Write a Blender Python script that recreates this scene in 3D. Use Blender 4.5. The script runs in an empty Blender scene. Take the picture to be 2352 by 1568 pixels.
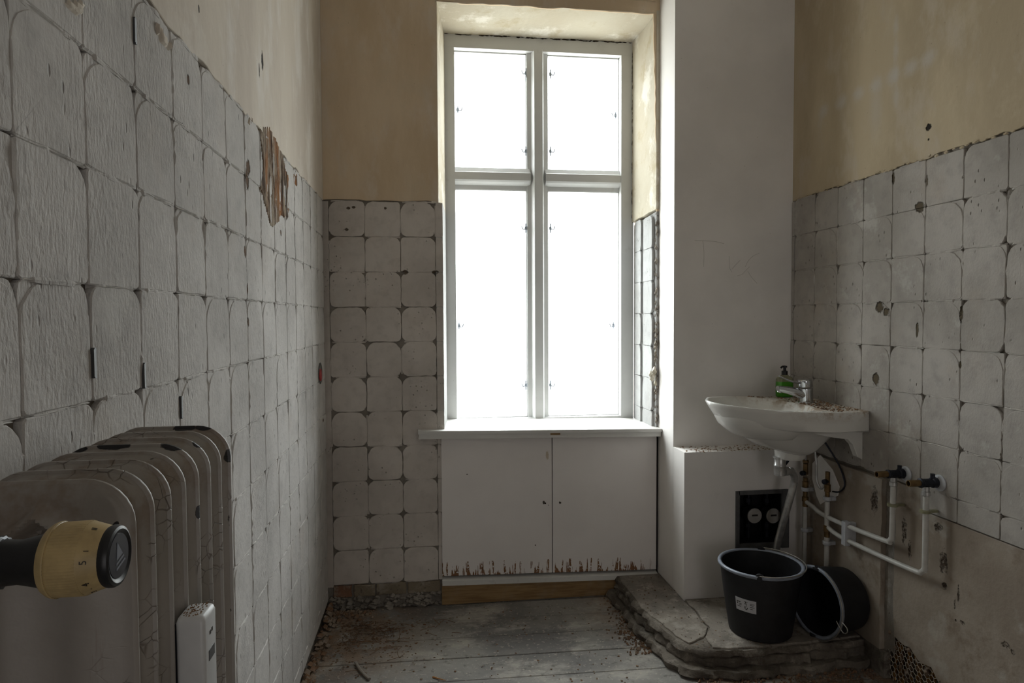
import bpy, bmesh, math, random
from mathutils import Vector, Matrix, noise
R = random.Random(7)
S = bpy.context.scene
COL = S.collection
PI = math.pi

# ------------------------------------------------------------------ camera, sky, exposure
H = 1.28                                   # eye height; the room is measured from here
FPX, YAW, PIT, ROL = 1508.6, .1297, .0372, -.0048
cyw, syw, cpt, spt = math.cos(YAW), math.sin(YAW), math.cos(PIT), math.sin(PIT)
FW = Vector((syw*cpt, cyw*cpt, -spt)); _r = Vector((cyw, -syw, 0)); _u = _r.cross(FW)
RT = _r*math.cos(ROL) + _u*math.sin(ROL); UP = _u*math.cos(ROL) - _r*math.sin(ROL)
cam = bpy.data.cameras.new('camera'); cam.sensor_width = 36; cam.lens = 36*FPX/2352
cam.clip_start = .02; cam.clip_end = 200
co = bpy.data.objects.new('camera', cam); COL.objects.link(co); S.camera = co
m = Matrix((( RT.x, UP.x, -FW.x, 0), (RT.y, UP.y, -FW.y, 0), (RT.z, UP.z, -FW.z, H), (0, 0, 0, 1)))
co.matrix_world = m

W = bpy.data.worlds.new('sky'); S.world = W; W.use_nodes = True
nt = W.node_tree; bg = nt.nodes['Background']
# overcast sky (three times brighter at the zenith than at the horizon) over light ground
tc = nt.nodes.new('ShaderNodeTexCoord'); sx = nt.nodes.new('ShaderNodeSeparateXYZ'); rp = nt.nodes.new('ShaderNodeValToRGB'); mr = nt.nodes.new('ShaderNodeMapRange')
mr.inputs[1].default_value = -1; mr.inputs[2].default_value = 1
nt.links.new(tc.outputs['Generated'], sx.inputs[0]); nt.links.new(sx.outputs[2], mr.inputs[0]); nt.links.new(mr.outputs[0], rp.inputs[0]); nt.links.new(rp.outputs[0], bg.inputs[0])
e = rp.color_ramp.elements; e[0].position = 0; e[0].color = (.30, .30, .29, 1); e[1].position = 1; e[1].color = (.94, .97, 1.0, 1)
q = e.new(.48); q.color = (.30, .30, .29, 1); q = e.new(.52); q.color = (.34, .35, .365, 1)
bg.inputs[1].default_value = 21.5
S.view_settings.view_transform = 'Standard'; S.view_settings.look = 'None'
S.view_settings.gamma = 1; S.view_settings.use_curve_mapping = False
S.view_settings.exposure = 0.0
def area(name, loc, rot, sx, sy, power, colr):
    l = bpy.data.lights.new(name, 'AREA'); l.shape = 'RECTANGLE'; l.size = sx; l.size_y = sy
    l.energy = power; l.color = colr
    o = bpy.data.objects.new(name, l); COL.objects.link(o); o.location = loc; o.rotation_euler = rot
    return o
# daylight portal: only guides the sampling of the sky through the window
pt = area('window_daylight', (.56, 3.295, 1.70), (-PI/2, 0, 0), 1.0, 1.95, 1, (1, 1, 1)); pt.data.cycles.is_portal = True
# soft fill lamp added in the doorway behind the camera to brighten camera-facing surfaces
area('fill_light', (.75, -2.02, 1.10), (PI/2, 0, 0), .85, 1.9, 7.2, (1, .96, .95))
def at(px, py, ax, v):
    """photo pixel -> point on the plane where world coordinate `ax` equals v (z measured from the floor)"""
    d = FW + RT*((px-1176)/FPX) - UP*((py-784)/FPX)
    if ax == 2: v = v - H
    d = d*(v/d[ax]); d.z += H
    return d

# ------------------------------------------------------------------ materials
def lin(c):
    return tuple(((x/255)/12.92 if x/255 <= .04045 else ((x/255+.055)/1.055)**2.4) for x in c) + (1,)
class NT:
    def __init__(s, name):
        s.m = bpy.data.materials.new(name); s.m.use_nodes = True; s.t = s.m.node_tree
        s.b = s.t.nodes['Principled BSDF']; s.geo = s.t.nodes.new('ShaderNodeNewGeometry'); s.pos = s.geo.outputs['Position']
    def n(s, typ, **kw):
        nd = s.t.nodes.new(typ)
        for k, v in kw.items(): setattr(nd, k, v)
        return nd
    def inp(s, sock, v):
        if isinstance(v, bpy.types.NodeSocket): s.t.links.new(v, sock)
        elif isinstance(v, tuple) and len(v) == 3 and sock.type == 'RGBA': sock.default_value = v+(1,)
        else: sock.default_value = v
    def math(s, op, a, b=0, c=0, clamp=False):
        nd = s.n('ShaderNodeMath', operation=op, use_clamp=clamp)
        s.inp(nd.inputs[0], a); s.inp(nd.inputs[1], b); s.inp(nd.inputs[2], c); return nd.outputs[0]
    def vec(s, scale, off=(0, 0, 0), src=None):
        nd = s.n('ShaderNodeVectorMath', operation='MULTIPLY_ADD')
        s.inp(nd.inputs[0], src or s.pos); nd.inputs[1].default_value = scale; nd.inputs[2].default_value = off
        return nd.outputs[0]
    def noise(s, scale, det=4, rough=.55, vec=None, dist=0):
        nd = s.n('ShaderNodeTexNoise'); s.inp(nd.inputs['Vector'], vec or s.pos)
        nd.inputs['Scale'].default_value = scale; nd.inputs['Detail'].default_value = det
        nd.inputs['Roughness'].default_value = rough; nd.inputs['Distortion'].default_value = dist
        return nd.outputs['Fac']
    def vor(s, scale, feat='F1', vec=None, rnd=1):
        nd = s.n('ShaderNodeTexVoronoi', feature=feat); s.inp(nd.inputs['Vector'], vec or s.pos)
        nd.inputs['Scale'].default_value = scale; nd.inputs['Randomness'].default_value = rnd
        return nd.outputs['Distance']
    def ramp(s, f, a, b):                      # smooth 0..1 between a and b
        nd = s.n('ShaderNodeMapRange', interpolation_type='SMOOTHSTEP'); s.inp(nd.inputs[0], f)
        nd.inputs[1].default_value = a; nd.inputs[2].default_value = b; return nd.outputs[0]
    def mix(s, f, a, b):
        nd = s.n('ShaderNodeMix', data_type='RGBA'); s.inp(nd.inputs[0], f)
        s.inp(nd.inputs[6], a); s.inp(nd.inputs[7], b); return nd.outputs[2]
    def xyz(s):
        nd = s.n('ShaderNodeSeparateXYZ'); s.inp(nd.inputs[0], s.pos); return nd.outputs
    def spots(s, lst, soft=.35, wob=.5):       # union of ellipsoids ((x,y,z),(rx,ry,rz)) with ragged rims
        nz = s.noise(90, 3); out = None
        for c, r in lst:
            v = s.n('ShaderNodeVectorMath', operation='SUBTRACT'); s.inp(v.inputs[0], s.pos); v.inputs[1].default_value = c
            w = s.n('ShaderNodeVectorMath', operation='DIVIDE'); s.inp(w.inputs[0], v.outputs[0]); w.inputs[1].default_value = r
            l = s.n('ShaderNodeVectorMath', operation='LENGTH'); s.inp(l.inputs[0], w.outputs[0])
            out = l.outputs['Value'] if out is None else s.math('MINIMUM', out, l.outputs['Value'])
        d = s.math('ADD', out, s.math('MULTIPLY', s.math('SUBTRACT', nz, .5), wob*2))
        return s.math('SUBTRACT', 1, s.ramp(d, 1-soft, 1))
    def bump(s, h, dist, strength=1, prev=None):
        nd = s.n('ShaderNodeBump'); s.inp(nd.inputs['Height'], h); nd.inputs['Distance'].default_value = dist
        s.inp(nd.inputs['Strength'], strength)
        if prev: s.t.links.new(prev, nd.inputs['Normal'])
        return nd.outputs[0]
    def out(s, col=None, rough=.8, metal=0, nrm=None, spec=.5):
        if col is not None: s.inp(s.b.inputs['Base Color'], col)
        s.inp(s.b.inputs['Roughness'], rough); s.inp(s.b.inputs['Metallic'], metal)
        s.inp(s.b.inputs['Specular IOR Level'], spec)
        if nrm: s.t.links.new(nrm, s.b.inputs['Normal'])
        return s.m
def flat(name, rgb, rough=.5, metal=0, var=.12, spec=.5, scale=40):
    t = NT(name); c = lin(rgb); d = tuple(x*(1-var) for x in c[:3])
    f = t.noise(scale, 4)
    return t.out(t.mix(t.ramp(f, .35, .65), c, d+(1,)), rough, metal, None, spec)

def mortar(name, hi, lo, bumpd, streak, holes=(), holec=(60, 52, 44), warm=.25, pit=.5):
    t = NT(name)
    big = t.noise(3.0, 5); mid = t.noise(22, 5, .6); fine = t.noise(150, 3, .6, t.vec(streak))
    pv = t.vor(55, 'F1', t.vec(streak)); pits = t.math('SUBTRACT', 1, t.ramp(pv, .05, .20))
    mask = t.ramp(t.noise(9, 2), .52, .62); pits = t.math('MULTIPLY', pits, mask)
    c = t.mix(t.ramp(big, .35, .65), lin(hi), lin(lo))
    c = t.mix(t.math('MULTIPLY', t.ramp(mid, .45, .75), .35), c, lin(tuple(int(v*.82) for v in lo)))
    c = t.mix(t.math('MULTIPLY', t.ramp(t.noise(5, 4), .55, .75), warm), c, lin((170, 145, 115)))
    c = t.mix(t.math('MULTIPLY', t.ramp(t.noise(6, 5, .7), .56, .70), .28), c, lin((216, 214, 208)))
    c = t.mix(t.math('MULTIPLY', pits, pit), c, lin((105, 96, 86)))
    rg = t.math('MULTIPLY_ADD', t.ramp(t.noise(4.5, 2, .5, t.vec((1, 1, 1), (3, 1, 7))), .35, .65), .75, .30)
    n = t.bump(fine, bumpd, rg); n = t.bump(mid, bumpd*1.1, .8, n)
    n = t.bump(t.math('MULTIPLY', pits, -1), .004, 1, n)
    if holes:
        h = t.spots(holes); c = t.mix(h, c, lin(holec)); n = t.bump(t.math('MULTIPLY', h, -1), .012, 1, n)
    return t.out(c, .93, 0, n, .25)

D0 = 0
XL, XR, YB = -.4333, 1.6019, 2.9103
def hp(px, py, ax, v, r):                  # a blemish seen at a pixel of a wall
    p = at(px, py, ax, v); return (tuple(p), r)
M = {}
M['mortar_left'] = mortar('mortar_left', (198, 194, 190), (178, 174, 170), .0030, (1, 1, .42), [
    hp(432, 182, 0, XL, (.02, .007, .010)), hp(570, 740, 0, XL, (.02, .009, .012)), hp(563, 577, 0, XL, (.02, .011, .016)),
    hp(645, 535, 0, XL, (.02, .009, .010)), hp(568, 665, 0, XL, (.02, .007, .02)), hp(740, 543, 0, XL, (.02, .014, .008)),
    hp(742, 965, 0, XL, (.02, .016, .009)), hp(570, 385, 0, XL, (.02, .02, .02)), hp(567, 410, 0, XL, (.02, .015, .03))], (88, 66, 46), .12, .35)
M['mortar_back'] = mortar('mortar_back', (204, 196, 188), (184, 176, 168), .0007, (1, 1, 1), [
    hp(800, 478, 1, YB, (.009, .02, .006)), hp(812, 476, 1, YB, (.009, .02, .006)), hp(796, 527, 1, YB, (.009, .02, .006)),
    hp(885, 478, 1, YB, (.006, .02, .006)), hp(1000, 625, 1, YB, (.016, .02, .008)), hp(930, 625, 1, YB, (.016, .02, .010))], (96, 84, 70), .1, .15)
M['mortar_right'] = mortar('mortar_right', (178, 172, 165), (156, 150, 143), .0015, (1, 1, .6), [
    hp(2021, 705, 0, XR, (.02, .022, .022)), hp(2036, 716, 0, XR, (.02, .016, .016)), hp(2107, 757, 0, XR, (.02, .007, .026)),
    hp(2205, 838, 0, XR, (.02, .006, .012)), hp(2012, 870, 0, XR, (.02, .02, .024)), hp(2112, 475, 0, XR, (.02, .022, .02)),
    hp(2208, 720, 0, XR, (.02, .008, .03)), hp(2128, 415, 0, XR, (.02, .007, .02)), hp(2052, 410, 0, XR, (.02, .007, .022))], (92, 82, 66), .18, .5)
M['mortar_recess'] = mortar('mortar_recess', (142, 135, 126), (114, 107, 98), .003, (1, 1, .6), (), (0, 0, 0), .2, .5)  # mortar behind the squares, darkened so the recess shade sits in the colour
M['grout'] = mortar('grout', (214, 211, 206), (196, 192, 186), .001, (1, 1, 1), (), (0, 0, 0), .05, .2)
M['mortar_reveal'] = mortar('mortar_reveal', (176, 176, 175), (160, 159, 157), .001, (1, 1, 1), (), (0, 0, 0), .05, .2)

def plaster(name, a, b, c3, holes=(), fogs=(), streak=.28, bright=(205, 198, 186), brt=.4):
    t = NT(name)
    f = t.noise(3.2, 6, .6, t.vec((1, 1, streak))); g = t.noise(8, 6, .65, t.vec((1, 1, streak*1.4), (5, 2, 0)))
    c = t.mix(t.ramp(f, .40, .60), lin(a), lin(b))
    c = t.mix(t.math('MULTIPLY', t.ramp(g, .5, .68), .75), c, lin(c3))
    c = t.mix(t.math('MULTIPLY', t.ramp(t.noise(5, 6, .7, t.vec((1, 1, .8), (1, 9, 4))), .52, .66), brt), c, lin(bright))
    for (q, r, k) in fogs:
        c = t.mix(t.math('MULTIPLY', t.spots([(q, r)], .95, .25), k), c, lin((196, 192, 186)))
    sp = t.math('SUBTRACT', 1, t.ramp(t.vor(26), .02, .05)); c = t.mix(t.math('MULTIPLY', sp, .55), c, lin((90, 74, 58)))
    n = t.bump(t.noise(60, 6, .6, t.vec((1, 1, .5))), .0012, .8); n = t.bump(t.noise(6, 3), .006, .8, n)
    if holes:
        h = t.spots(holes); c = t.mix(h, c, lin((42, 36, 30))); n = t.bump(t.math('MULTIPLY', h, -1), .012, 1, n)
    return t.out(c, .88, 0, n, .25)
M['plaster_left'] = plaster('plaster_left', (206, 196, 182), (194, 183, 170), (216, 210, 202), [hp(602, 140, 0, XL, (.02, .012, .026)), hp(456, 20, 0, XL, (.02, .004, .008)), hp(595, 162, 0, XL, (.02, .005, .02))], bright=(222, 216, 206))
M['plaster_back'] = plaster('plaster_back', (216, 196, 168), (202, 180, 150), (214, 200, 182), (), (), .3, (200, 186, 162), .35)
fog = []
for i in range(7):
    q = i/6; p = at(1890+q*240, 255-q*120, 0, XR); fog.append((tuple(p), (.05, .05, .04), .55))
for i in range(4):
    p = at(2056, 60+i*55, 0, XR); fog.append((tuple(p), (.05, .022, .06), .45))
p = at(2010, 250, 0, XR); fog.append((tuple(p), (.05, .05, .16), .3))
M['plaster_right'] = plaster('plaster_right', (188, 172, 145), (176, 160, 134), (190, 178, 160), [hp(2131, 292, 0, XR, (.02, .012, .013)), hp(2131, 320, 0, XR, (.02, .004, .004))], fog, .35, (200, 186, 160), .3)
M['plaster_reveal'] = plaster('plaster_reveal', (188, 178, 158), (194, 186, 168), (174, 160, 132), (), (), .8, (222, 216, 204), .9)

def lower_plaster():
    t = NT('plaster_lower')
    c = t.mix(t.ramp(t.noise(3, 5), .4, .6), lin((158, 147, 134)), lin((138, 126, 113)))
    c = t.mix(t.math('MULTIPLY', t.ramp(t.noise(7, 5, .7), .52, .7), .6), c, lin((112, 96, 80)))
    c = t.mix(t.math('MULTIPLY', t.ramp(t.noise(5, 4, .6, t.vec((1, 1, 1), (4, 4, 4))), .55, .65), .5), c, lin((178, 172, 162)))
    L = [hp(x, y, 0, 1.595, r) for x, y, r in [(2072, 1220, (.03, .014, .045)), (2085, 1262, (.03, .010, .03)), (2010, 1150, (.03, .02, .05)), (2162, 1290, (.03, .018, .04)), (2163, 1345, (.03, .014, .014)),
         (2150, 1210, (.03, .02, .02)), (2196, 1370, (.03, .005, .03)), (2188, 1388, (.03, .004, .02)), (2305, 1483, (.03, .014, .012)), (2322, 1498, (.03, .01, .008)), (2205, 1430, (.03, .01, .006)), (2190, 1425, (.03, .004, .006)), (1970, 1045, (.03, .03, .015)), (2000, 1070, (.03, .03, .008))]]
    h = t.spots(L, .6, .9); h = t.math('MULTIPLY', h, t.math('MULTIPLY_ADD', t.ramp(t.noise(110, 3), .42, .55), .75, .25))
    c = t.mix(t.math('MULTIPLY', h, .9), c, lin((62, 48, 36)))
    n = t.bump(t.noise(90, 5, .6), .002, .8); n = t.bump(t.noise(14, 4), .006, .8, n); n = t.bump(t.math('MULTIPLY', h, -1), .01, 1, n)
    return t.out(c, .92, 0, n, .25)
M['plaster_lower'] = lower_plaster()

def white_paint(name, rgb=(205, 202, 196), stain=.15, rough=.45, b=.0006):
    t = NT(name); c = t.mix(t.ramp(t.noise(2.5, 5), .35, .7), lin(rgb), lin(tuple(int(v*.95) for v in rgb)))
    c = t.mix(t.math('MULTIPLY', t.ramp(t.noise(14, 5, .7), .60, .72), stain), c, lin((120, 105, 88)))
    sp = t.math('SUBTRACT', 1, t.ramp(t.vor(14), .008, .03)); c = t.mix(t.math('MULTIPLY', sp, .6), c, lin((95, 86, 78)))
    n = t.bump(t.noise(30, 5), b, 1)
    return t.out(c, rough, 0, n, .4)
M['wall_white'] = white_paint('wall_white', (238, 233, 228), .04, .7)
M['window_paint'] = white_paint('window_paint', (205, 205, 203), .12, .45)
M['sill_paint'] = white_paint('sill_paint', (215, 213, 208), .2, .4)
M['rear_paint'] = white_paint('rear_paint', (232, 229, 227), .1, .9)
M['ceiling_paint'] = white_paint('ceiling_paint', (240, 238, 236), .1, .9)

def door_paint():
    t = NT('cabinet_paint'); x = t.xyz()
    c = t.mix(t.ramp(t.noise(2.5, 5), .35, .7), lin((232, 226, 222)), lin((224, 218, 214)))
    # paint flaked off in upright tongues along the bottom edge
    tong = t.noise(1, 3, .6, t.vec((60, 1, 7)))
    lim = t.math('MULTIPLY_ADD', t.ramp(tong, .42, .64), .075, .094)
    lim = t.math('ADD', lim, t.math('MULTIPLY', t.math('SUBTRACT', .5, x[0]), .025))
    area_ = t.ramp(t.noise(1, 2, .5, t.vec((7, 0, 0), (3.4, 0, 0))), .34, .46)
    below = t.math('LESS_THAN', x[2], t.math('MULTIPLY_ADD', area_, .012, lim))
    msk = t.math('MULTIPLY', below, t.ramp(t.noise(90, 2), .36, .44)); msk = t.math('MULTIPLY', msk, t.math('MULTIPLY_ADD', area_, .8, .2))
    c = t.mix(msk, c, t.mix(t.noise(60, 3), lin((104, 72, 48)), lin((150, 108, 74))))
    h = t.spots([hp(1249, 1154, 1, 2.9, (.006, .02, .010)), hp(1286, 1154, 1, 2.9, (.005, .02, .006)), hp(1260, 1160, 1, 2.9, (.002, .02, .003)), hp(1073, 1089, 1, 2.9, (.004, .02, .003)), hp(1230, 1252, 1, 2.9, (.003, .02, .003))], .3, .4)
    c = t.mix(h, c, lin((70, 62, 54)))
    c = t.mix(t.math('MULTIPLY', t.spots([hp(1257, 1045, 1, 2.9, (.009, .02, .022))], .4, .6), .7), c, lin((176, 158, 128)))
    n = t.bump(t.math('MULTIPLY', msk, -1), .001, 1); n = t.bump(t.noise(5, 2), .002, .6, n)
    return t.out(c, .55, 0, n, .35)
M['cabinet_paint'] = door_paint()

def wood(name, a, b, axis=(1.2, 14, 14), rough=.7, dust=.4):
    t = NT(name); f = t.noise(6, 6, .6, t.vec(axis), .4)
    c = t.mix(t.ramp(f, .35, .65), lin(a), lin(b)); c = t.mix(t.math('MULTIPLY', t.ramp(t.noise(9, 5, .7), .5, .65), dust), c, lin((150, 138, 120)))
    return t.out(c, rough, 0, t.bump(f, .0008, 1), .3)
M['plank'] = wood('pine_board', (150, 122, 84), (128, 100, 66), dust=.2)

def floorm():
    t = NT('floor_paint'); x = t.xyz()
    c = t.mix(t.ramp(t.noise(2.2, 5), .38, .62), lin((140, 136, 130)), lin((104, 101, 98)))
    c = t.mix(t.math('MULTIPLY', t.ramp(t.noise(5, 6, .7, t.vec((.6, 1, 1))), .50, .64), .75), c, lin((172, 166, 156)))
    c = t.mix(t.math('MULTIPLY', t.ramp(t.noise(26, 6, .7), .56, .66), .5), c, lin((66, 60, 55)))
    c = t.mix(t.math('MULTIPLY', t.ramp(t.noise(70, 3, .6), .60, .66), .6), c, lin((182, 172, 158)))
    # reddish brick dust swept into the corners
    ld = t.math('SUBTRACT', 1, t.ramp(x[0], -.38, .12)); ld = t.math('MULTIPLY', ld, t.ramp(x[1], 2.2, 2.55))
    rd = t.math('MULTIPLY', t.ramp(x[0], .85, 1.1), t.math('SUBTRACT', 1, t.ramp(x[1], 2.20, 2.30)))
    sd = t.math('MULTIPLY', t.ramp(x[0], .62, .85), t.ramp(x[1], 2.42, 2.6))
    d = t.math('MAXIMUM', t.math('MAXIMUM', ld, rd), t.math('MULTIPLY', sd, .8))
    d = t.math('MULTIPLY', d, t.ramp(t.noise(11, 5, .7), .36, .58))
    c = t.mix(t.math('MULTIPLY', d, .85), c, t.mix(t.noise(40, 4), lin((112, 88, 68)), lin((146, 122, 98))))
    n = t.bump(t.noise(30, 5, .7), .002, .7); n = t.bump(t.math('MULTIPLY', d, t.noise(90, 3)), .006, 1, n)
    return t.out(c, t.math('MULTIPLY_ADD', t.noise(6, 3), .35, .48), 0, n, .4)
M['floor'] = floorm()
def concrete(name, a, b, dust=.5, bd=.006):
    t = NT(name); c = t.mix(t.ramp(t.noise(5, 6, .65), .38, .62), lin(a), lin(b))
    c = t.mix(t.math('MULTIPLY', t.ramp(t.noise(13, 6, .7), .5, .64), dust), c, lin((178, 170, 158)))
    c = t.mix(t.math('MULTIPLY', t.ramp(t.noise(60, 4, .7), .58, .68), .6), c, lin((70, 62, 54)))
    n = t.bump(t.noise(45, 6, .7), bd*.4, 1); n = t.bump(t.noise(9, 4), bd, 1, n)
    return t.out(c, .9, 0, n, .25)
M['concrete'] = concrete('concrete_top', (140, 132, 122), (112, 105, 97))
M['concrete_rough'] = concrete('concrete_broken', (122, 114, 104), (84, 77, 69), .35, .02)
M['brick'] = concrete('old_brick', (140, 104, 82), (116, 88, 70), .45, .006)
M['brick_grey'] = concrete('mortared_brick', (134, 122, 104), (112, 101, 86), .45, .006)
M['rubble'] = concrete('rubble', (138, 122, 106), (104, 84, 68), .45, .004)
M['rubble_red'] = concrete('rubble_red', (134, 104, 80), (104, 80, 62), .25, .004)
M['dust'] = concrete('brown_dust', (168, 136, 106), (136, 106, 80), .35, .004)

def patchm():
    t = NT('torn_lath'); v = t.vec((1, 1, .16)); f = t.noise(44, 6, .75, v, .6)
    c = t.mix(t.ramp(f, .40, .60), lin((92, 70, 52)), lin((166, 152, 134)))
    c = t.mix(t.math('MULTIPLY', t.ramp(t.noise(12, 3, .5, t.vec((1, 1, .3), (2, 2, 2))), .48, .6), .85), c, lin((150, 98, 52)))
    c = t.mix(t.math('MULTIPLY', t.ramp(t.noise(45, 3, .5, v), .56, .64), .8), c, lin((52, 40, 32)))
    return t.out(c, .9, 0, t.bump(f, .01, 1), .2)
M['torn_lath'] = patchm()

def radm():
    t = NT('radiator_paint'); x = t.xyz()
    c = t.mix(t.ramp(t.noise(6, 5), .35, .65), lin((160, 154, 148)), lin((146, 140, 132)))
    top = t.ramp(x[2], 1.02, 1.13)
    c = t.mix(t.math('MULTIPLY', t.math('MULTIPLY', t.ramp(t.noise(16, 5, .7), .42, .66), top), .6), c, lin((112, 88, 64)))
    c = t.mix(t.math('MULTIPLY', t.ramp(t.noise(1, 5, .65, t.vec((55, 30, 6))), .60, .72), .45), c, lin((118, 96, 76)))
    cr = t.math('SUBTRACT', 1, t.ramp(t.vor(38, 'DISTANCE_TO_EDGE', t.vec((1.2, 1.2, 1.6))), .0, .035))
    cr = t.math('MULTIPLY', cr, t.ramp(t.noise(9, 3), .50, .58)); c = t.mix(t.math('MULTIPLY', cr, .6), c, lin((90, 76, 64)))
    zt = 1.137; k = []
    for sx, sy, yi, r in [(425, 982, 7, (.015, .012, .005)), (468, 981, 7, (.011, .012, .005)), (264, 1023, 4, (.018, .01, .005)), (400, 1022, 4, (.016, .01, .006)),
                          (183, 1030, 4, (.010, .01, .004)), (457, 1014, 5, (.007, .01, .007)), (528, 1045, 7, (.012, .01, .009)), (374, 1086, 3, (.006, .01, .012)),
                          (519, 1198, 7, (.006, .006, .018)), (514, 1398, 7, (.012, .006, .007)), (314, 1446, 1, (.006, .005, .009)), (385, 1003, 6, (.009, .01, .003)), (275, 1200, 0, (.004, .01, .005)), (458, 1175, 4, (.004, .006, .008)), (345, 1053, 3, (.008, .01, .003))]:
        p = at(sx, sy, 1, .629+.0418*yi); k.append((tuple(p), r))
    h = t.spots(k, .12, .45); c = t.mix(h, c, lin((34, 32, 32)))
    n = t.bump(t.math('MULTIPLY', cr, -1), .0006, 1); n = t.bump(t.noise(40, 4), .0008, 1, n); n = t.bump(t.math('MULTIPLY', h, -1), .0012, 1, n)
    return t.out(c, .42, 0, n, .45)
M['radiator'] = radm()
M['ivory'] = flat('yellowed_plastic', (190, 166, 118), .45, 0, .22, .4, 60)
M['black_plastic'] = flat('black_plastic', (26, 26, 29), .38, 0, .3)
M['cap_plastic'] = flat('cap_plastic', (52, 54, 62), .35, 0, .2)
M['cap_mark'] = flat('cap_mark', (120, 124, 134), .5)
M['white_plastic'] = flat('white_plastic', (208, 208, 208), .38, 0, .06)
M['dusty_plastic'] = flat('dusty_plastic', (170, 160, 148), .8, 0, .4, .3, 120)
M['pipe_white'] = flat('painted_pipe', (196, 194, 188), .35, 0, .10)
M['clip_white'] = flat('clip_plastic', (188, 190, 194), .4)
M['ink'] = flat('dark_ink', (40, 34, 28), .6)
M['ceramic'] = NT('ceramic').out(lin((222, 220, 214)), .12, 0, None, .6)
def ceram():
    t = NT('ceramic_dirty'); x = t.xyz()
    m_ = t.math('MULTIPLY', t.ramp(t.noise(24, 6, .7), .42, .60), t.ramp(x[2], .885, .935)); m_ = t.math('MULTIPLY', m_, t.ramp(x[0], 1.22, 1.46))
    c = t.mix(t.math('MULTIPLY', m_, .85), lin((222, 220, 214)), t.mix(t.noise(50, 4), lin((120, 92, 66)), lin((168, 146, 116))))
    return t.out(c, t.math('MULTIPLY_ADD', m_, .7, .13), 0, None, .6)
M['ceramic'] = ceram()
M['chrome'] = flat('chrome', (205, 207, 210), .14, 1, .08)
M['dull_chrome'] = flat('dull_chrome', (205, 204, 202), .33, .75, .25)
M['brass'] = flat('tarnished_brass', (128, 104, 70), .5, .8, .35)
M['dark_metal'] = flat('dark_metal', (52, 54, 62), .45, .7, .35)
M['steel_wire'] = flat('steel_wire', (170, 166, 158), .4, .8, .2)
M['bucket'] = flat('bucket_plastic', (33, 33, 36), .50, 0, .3, .35, 30)
M['bucket_rim'] = flat('bucket_rim', (132, 138, 150), .36, 0, .2, .5)
M['sticker'] = flat('sticker', (190, 190, 194), .6, 0, .06)
M['soap_green'] = flat('soap_green', (72, 150, 36), .3, 0, .1, .5, 25)
M['soap_top'] = flat('soap_clear', (138, 136, 108), .3, 0, .15, .5, 40)
M['meter_dial'] = flat('meter_dial', (170, 166, 160), .35, 0, .1)
M['grey_frame'] = flat('meter_frame', (88, 88, 88), .5, 0, .2)
M['catch_metal'] = flat('catch_metal', (176, 184, 196), .5, .3, .1)
M['red'] = flat('red_plastic', (176, 44, 44), .45, 0, .25)
M['grey_plastic'] = flat('grey_plastic', (96, 96, 92), .6, 0, .2)
M['reed'] = flat('reed', (150, 112, 66), .8, 0, .5, .2, 60)
M['wire_mesh'] = flat('wire_mesh', (190, 182, 168), .6, .4, .3)
M['pencil'] = flat('pencil', (196, 190, 184), .9, 0, 0)
M['cork'] = flat('cork_green', (150, 150, 60), .7, 0, .3)
M['splinter'] = flat('splinter_wood', (178, 124, 70), .8, 0, .2)
M['grey_strip'] = flat('grey_strip', (146, 138, 128), .7, 0, .2)
M['dark_void'] = flat('dark_recess', (58, 50, 42), .95, 0, .3, .1)
def glassm():
    t = NT('window_glass'); tr = t.n('ShaderNodeBsdfTransparent'); tr.inputs[0].default_value = (.96, .98, .97, 1)
    gl = t.n('ShaderNodeBsdfGlossy'); gl.inputs['Roughness'].default_value = .02
    fr = t.n('ShaderNodeLayerWeight'); mx = t.n('ShaderNodeMixShader')
    t.inp(mx.inputs[0], t.math('MULTIPLY_ADD', t.math('POWER', fr.outputs['Facing'], 5), .5, .04)); t.t.links.new(tr.outputs[0], mx.inputs[1]); t.t.links.new(gl.outputs[0], mx.inputs[2])
    t.t.links.new(mx.outputs[0], t.t.nodes['Material Output'].inputs[0]); return t.m
M['glass'] = glassm()

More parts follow.
